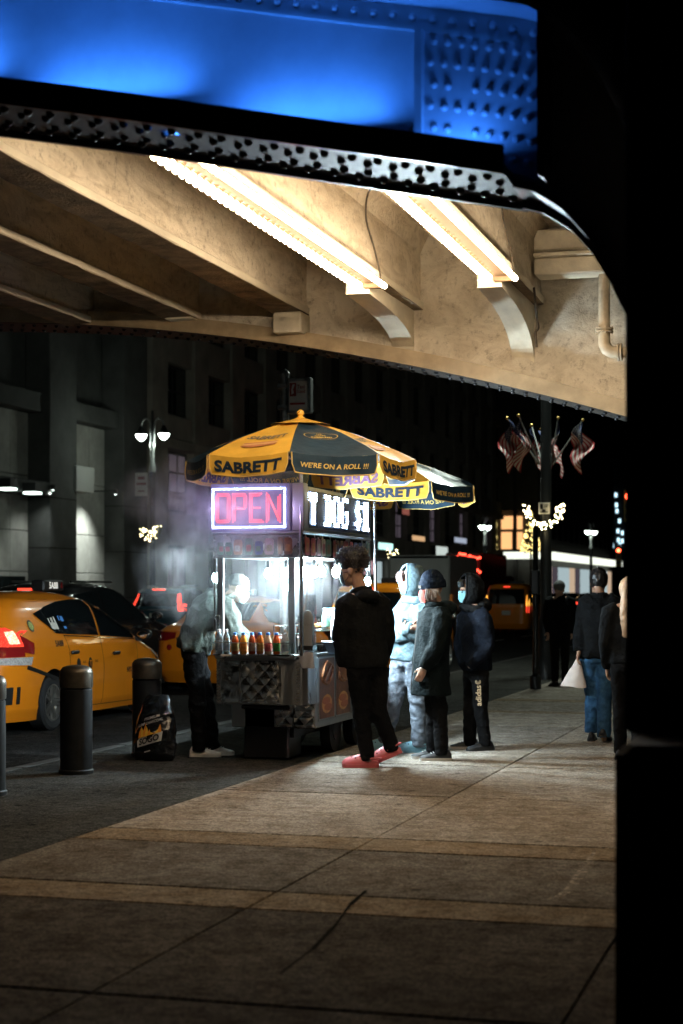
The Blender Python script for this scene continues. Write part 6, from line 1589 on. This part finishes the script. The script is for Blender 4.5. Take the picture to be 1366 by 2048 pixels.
for k, (y, z, pw, x_) in enumerate(((45.7, 4.7, 620, X + .8), (48.7, 4.7, 140, X + .6), (53.1, 4.8, 800, X + .8))):
    t = thing('wall_light', ['down light nearest the frame edge on the stone wall', 'down light beside the dark pillar on the stone wall', 'down light over the brightest stone bay'][k], 'wall light', (x_, y, z), group='down lights on the stone wall')
    MB().lathe([(.05, 0), (.05, .03), (.08, .05), (.08, .16), (.03, .18)], 12).build('housing', WFR, t)
    MB().tube((0, 0, -.002), (0, 0, .002), .045, n=12).build('lens', glow('cool lens', (.85, 1, .93), 20), t)
    MB().box(-1.4, 0, -.02, .02, .1, .14).build('bracket', WFR, t)
    ld = bpy.data.lights.new('wall_spot', 'SPOT'); ld.energy = pw; ld.color = (.9, 1, .95); ld.spot_size = R(88); ld.spot_blend = 1.; ld.shadow_soft_size = .06
    lo = bpy.data.objects.new('wall_spot', ld); C.objects.link(lo); lo.parent = t; lo.location = (0, 0, -.02); lo.rotation_euler = (0, R(32), 0)
for k, (u, v) in enumerate(((15, 978), (65, 986))):
    q = at_x(u, v, -23.2); t = thing('ceiling_light', ['small flat canopy light nearest the frame edge', 'small flat canopy light second from the frame edge'][k], 'light', tuple(q), group='canopy lights'); MB().box(-.2, .2, -.22, .22, -.03, .03).build('diffuser', glow('canopy diffuser', (.8, 1, .9), 5), t); MB().box(-.22, .22, -.24, .24, .031, .3).build('housing', WFR, t)
# middle: long dark building
b2 = thing('office_building', 'long dark office building with rows of black windows', 'building', (0, 0, 0))
MB().box(-42, X - .4, 58.0, 127, 0, 60).build('core', STONED, b2)
ys = [58.0 + 4.35 * i for i in range(17)]
for i, y in enumerate(ys[:-1]):
    MB().bbox(X - .4, X + .12, y - .0, y + 1.55, 0, 46, .03).build('pier', STONEB, b2)
    for z0, z1 in ((7.3, 8.2), (10.2, 11.5), (13.9, 15.0), (17.6, 18.8), (21.4, 22.6)):
        MB().box(X - .4, X + .0, y + 1.55, ys[i + 1], z0, z1).build('spandrel', STONEB, b2)
    for z0, z1 in ((8.2, 10.2), (11.5, 13.9), (15.0, 17.6), (18.8, 21.4)):
        window(b2, X - .3, y + 1.6, ys[i + 1] - .05, z0 + .03, z1 - .03, None, (1, 1))
MB().bbox(X - .42, X + .3, 58, 127, 6.9, 7.28, .04).build('cornice', STONEB, b2)
WARMW = glow('warm shop window', (1, .72, .5), .55); COOLW = glow('cool shop window', (.75, .95, 1), .5); DIMW = glow('dim mauve shop window', (.62, .5, .62), .10); ORW = glow('orange lit window', (1, .5, .2), 1.3)
for i, y in enumerate(ys[:-1]):
    y0, y1 = y + 1.58, ys[i + 1] - .04
    window(b2, X - .28, y0, y1, 4.55, 6.85, [DIMW, WGL, DIMW, WGL][i % 4], (2, 2))
    MB().bbox(X - .3, X + .16, y0, y1, 3.3, 4.5, .02).build('sign_band', STONEB, b2)
    window(b2, X - .28, y0, y1, .35, 3.25, [DIMW, WGL, WGL, DIMW, COOLW, DIMW, WARMW, COOLW][i % 8] if i > 4 else DIMW if i % 2 == 0 else WGL, (1, 0))
SIGNS = [(752, 782, 1086, 1100, (.5, .9, .85), 1.6, 'pale cyan shop sign behind the rear umbrella pole'), (868, 892, 1093, 1112, (.7, .8, .75), .8, 'small pale shop sign above the box truck'), (961, 1000, 1132, 1166, (.7, .85, .9), .9, 'pale lit shop window strip left of the orange windows'), (800, 815, 1012, 1030, (.5, .16, .12), .5, 'small red hanging shop banner'), (820, 846, 1072, 1082, (1, .6, .3), .7, 'low amber shop sign right of the umbrella pole'), (905, 930, 1076, 1086, (.7, .8, 1), .5, 'dim bluish shop sign above the red lit bus'), (936, 952, 1120, 1160, (1, .75, .5), .7, 'narrow warm shop window beside the red lit bus'), (722, 745, 1120, 1150, (.9, .5, .55), .5, 'dim pink shop window behind the curly haired customer')]
for u0, u1, v0, v1, col, st_, lab in SIGNS:
    a, b = at_x(u0, v1, X + .35), at_x(u1, v0, X + .35)
    zlo, zhi = min(a.z, at_x(u1, v1, X + .35).z), b.z
    t = thing('shop_sign', lab, 'sign', ((a.x + b.x) / 2, (a.y + b.y) / 2, zlo), group='lit shop signs'); L = abs(b.y - a.y)
    MB().bbox(-.15, .12, -L / 2, L / 2, 0, zhi - zlo, .01).build('sign_case', WFR, t); MB().box(.121, .125, -L / 2 + .05, L / 2 - .05, .05, zhi - zlo - .05).build('sign_face', glow('sign %s' % lab[:12], col, st_), t)
    MB().box(-.6, -.15, -.05, .05, .1, .2).build('bracket', WFR, t)
# far corner building with lit marquee
b3 = thing('corner_building', 'far corner building with orange windows and a bright marquee', 'building', (0, 0, 0))
XA, XB, Y3 = -26.9, -22.9, 140.0
MB().box(-50, XB - .5, Y3 + .5, 192, 0, 30).build('core', STONED, b3)
for k, (u0, u1, v0, v1) in enumerate(((1002, 1024, 1032, 1058), (1030, 1043, 1032, 1058), (1002, 1022, 1064, 1098), (1032, 1044, 1064, 1098))):
    a, b = at_y(u0, v1, Y3), at_y(u1, v0, Y3); MB().box(a.x, b.x, Y3 + .1, Y3 + .45, a.z, b.z).build('lit_window', ORW, b3)
for x in (XA, XA + 1.7, XB - .25): MB().box(x - .15, x + .15, Y3 - .05, Y3 + .5, 0, 12).build('mullion', WFR, b3)
MB().box(XA, XB, Y3 + .05, Y3 + .5, 8.2, 30).build('upper_wall', STONED, b3)
MARQ = glow('marquee panel', (.95, 1, .85), 1.3)
for i in range(5): MB().box(XA + .05 + i * .8, XA + .78 + i * .8, Y3 - 1.0, Y3 - .2, 4.15, 4.72).build('marquee_panel', MARQ, b3)
MB().box(XA - .1, XB + 1.1, Y3 - .98, Y3 + .5, 4.73, 4.95).build('marquee_roof', WFR, b3)
for i in range(30): MB().box(XB - .2, XB + 1.0, Y3 + i * 1.6, Y3 + i * 1.6 + 1.5, 4.15, 4.72).build('marquee_panel', MARQ, b3)
MB().box(XB - .2, XB + 1.04, Y3 + .55, Y3 + 50, 4.73, 4.95).build('marquee_roof', WFR, b3)
for i in range(14):
    MB().box(XB - .52, XB - .4, Y3 + 1 + i * 3.5, Y3 + 3.9 + i * 3.5, .3, 3.6).build('shop_window', [COOLW, WARMW, DIMW, COOLW][i % 4], b3)
    for z in (6, 9, 12, 15): MB().box(XB - .52, XB - .45, Y3 + 1 + i * 3.5, Y3 + 3.2 + i * 3.5, z, z + 1.9).build('window', WGL, b3)
tr = thing('lit_tree', 'conifer covered in golden lights beside the orange windows', 'tree', tuple(at_y(1062, 1100, 134) - Vector((0, 0, .3))))
hgt = 3.4; MB().tube((0, 0, -4.4), (0, 0, .4), .12, .08).build('trunk', STONED, tr)
mb = MB()
for i in range(420):
    t_ = ra.random(); a = ra.uniform(0, 6.28); q = .9 * (1 - t_) * ra.uniform(.3, 1); c_ = Vector((q * math.cos(a), q * math.sin(a), t_ * hgt)); d = Vector((math.cos(a), math.sin(a), -.3)) * .22; s_ = Vector((-math.sin(a), math.cos(a), .1)) * .07
    mb.add([c_, c_ + d + s_, c_ + d * 1.3, c_ + d - s_], [(0, 1, 2, 3)])
mb.build('crown', mat('dark pine green'), tr)
twinkles(tr, [(.9 * (1 - t_) * math.cos(a), .9 * (1 - t_) * math.sin(a), t_ * hgt) for t_, a in [(ra.random() ** 1.5, ra.uniform(0, 6.28)) for _ in range(150)]], 'fairy_light', .05, (1, .75, .25), 5.)
# far tower
b4 = thing('far_tower', 'distant dark tower dotted with bluish windows', 'building', (0, 0, 0))
q0, q1 = at_y(1190, 1100, 330), at_y(1300, 1100, 330)
MB().box(q0.x, q1.x, 330, 350, 0, 95).build('tower_shaft', mat('black tower', (.008, .009, .01), .6), b4)
for u, v in ((1208, 937), (1213, 937), (1198, 968), (1215, 989), (1232, 990), (1233, 1010), (1214, 1022), (1234, 1022), (1215, 1045), (1239, 1042), (1236, 1062), (1245, 1066), (1237, 1080), (1245, 1082), (1240, 1090), (1225, 1092)):
    q = at_y(u, v, 329.9); MB().box(q.x - .22, q.x + .22, 329.7, 329.95, q.z - .4, q.z + .4).build('lit_window', glow('bluish far window', (.55, .85, 1), 2.2), b4)
for k, (u, v, d) in enumerate(((1257, 993, 60), (1237, 1101, 95))):
    q = at_depth(d, u, v); t = thing('traffic_light', ['traffic light showing red high beside the pier', 'traffic light showing red low beside the pier'][k], 'traffic light', (q.x, q.y, q.z - .6), group='traffic lights')
    MB().bbox(-.16, .16, 0, .25, -.3, .85, .03).build('housing', mat('signal yellow', (.25, .16, .02), .5), t)
    for j, z in enumerate((.6, .26, -.08)):
        MB().tube((0, -.02, z), (0, 0, z), .11, n=14).build('lens', glow('red signal', (1, .08, .03), 14) if j == 0 else TRIMB, t)
    MB().tube((0, .12, .9), (2.6, .12, 1.0), .05, n=8).build('mast_arm', POSTM, t); MB().tube((2.6, .12, -q.z + .6), (2.6, .12, 1.05), .08, n=10).build('pole', POSTM, t)
bpy.data.scenes.remove(TMP)
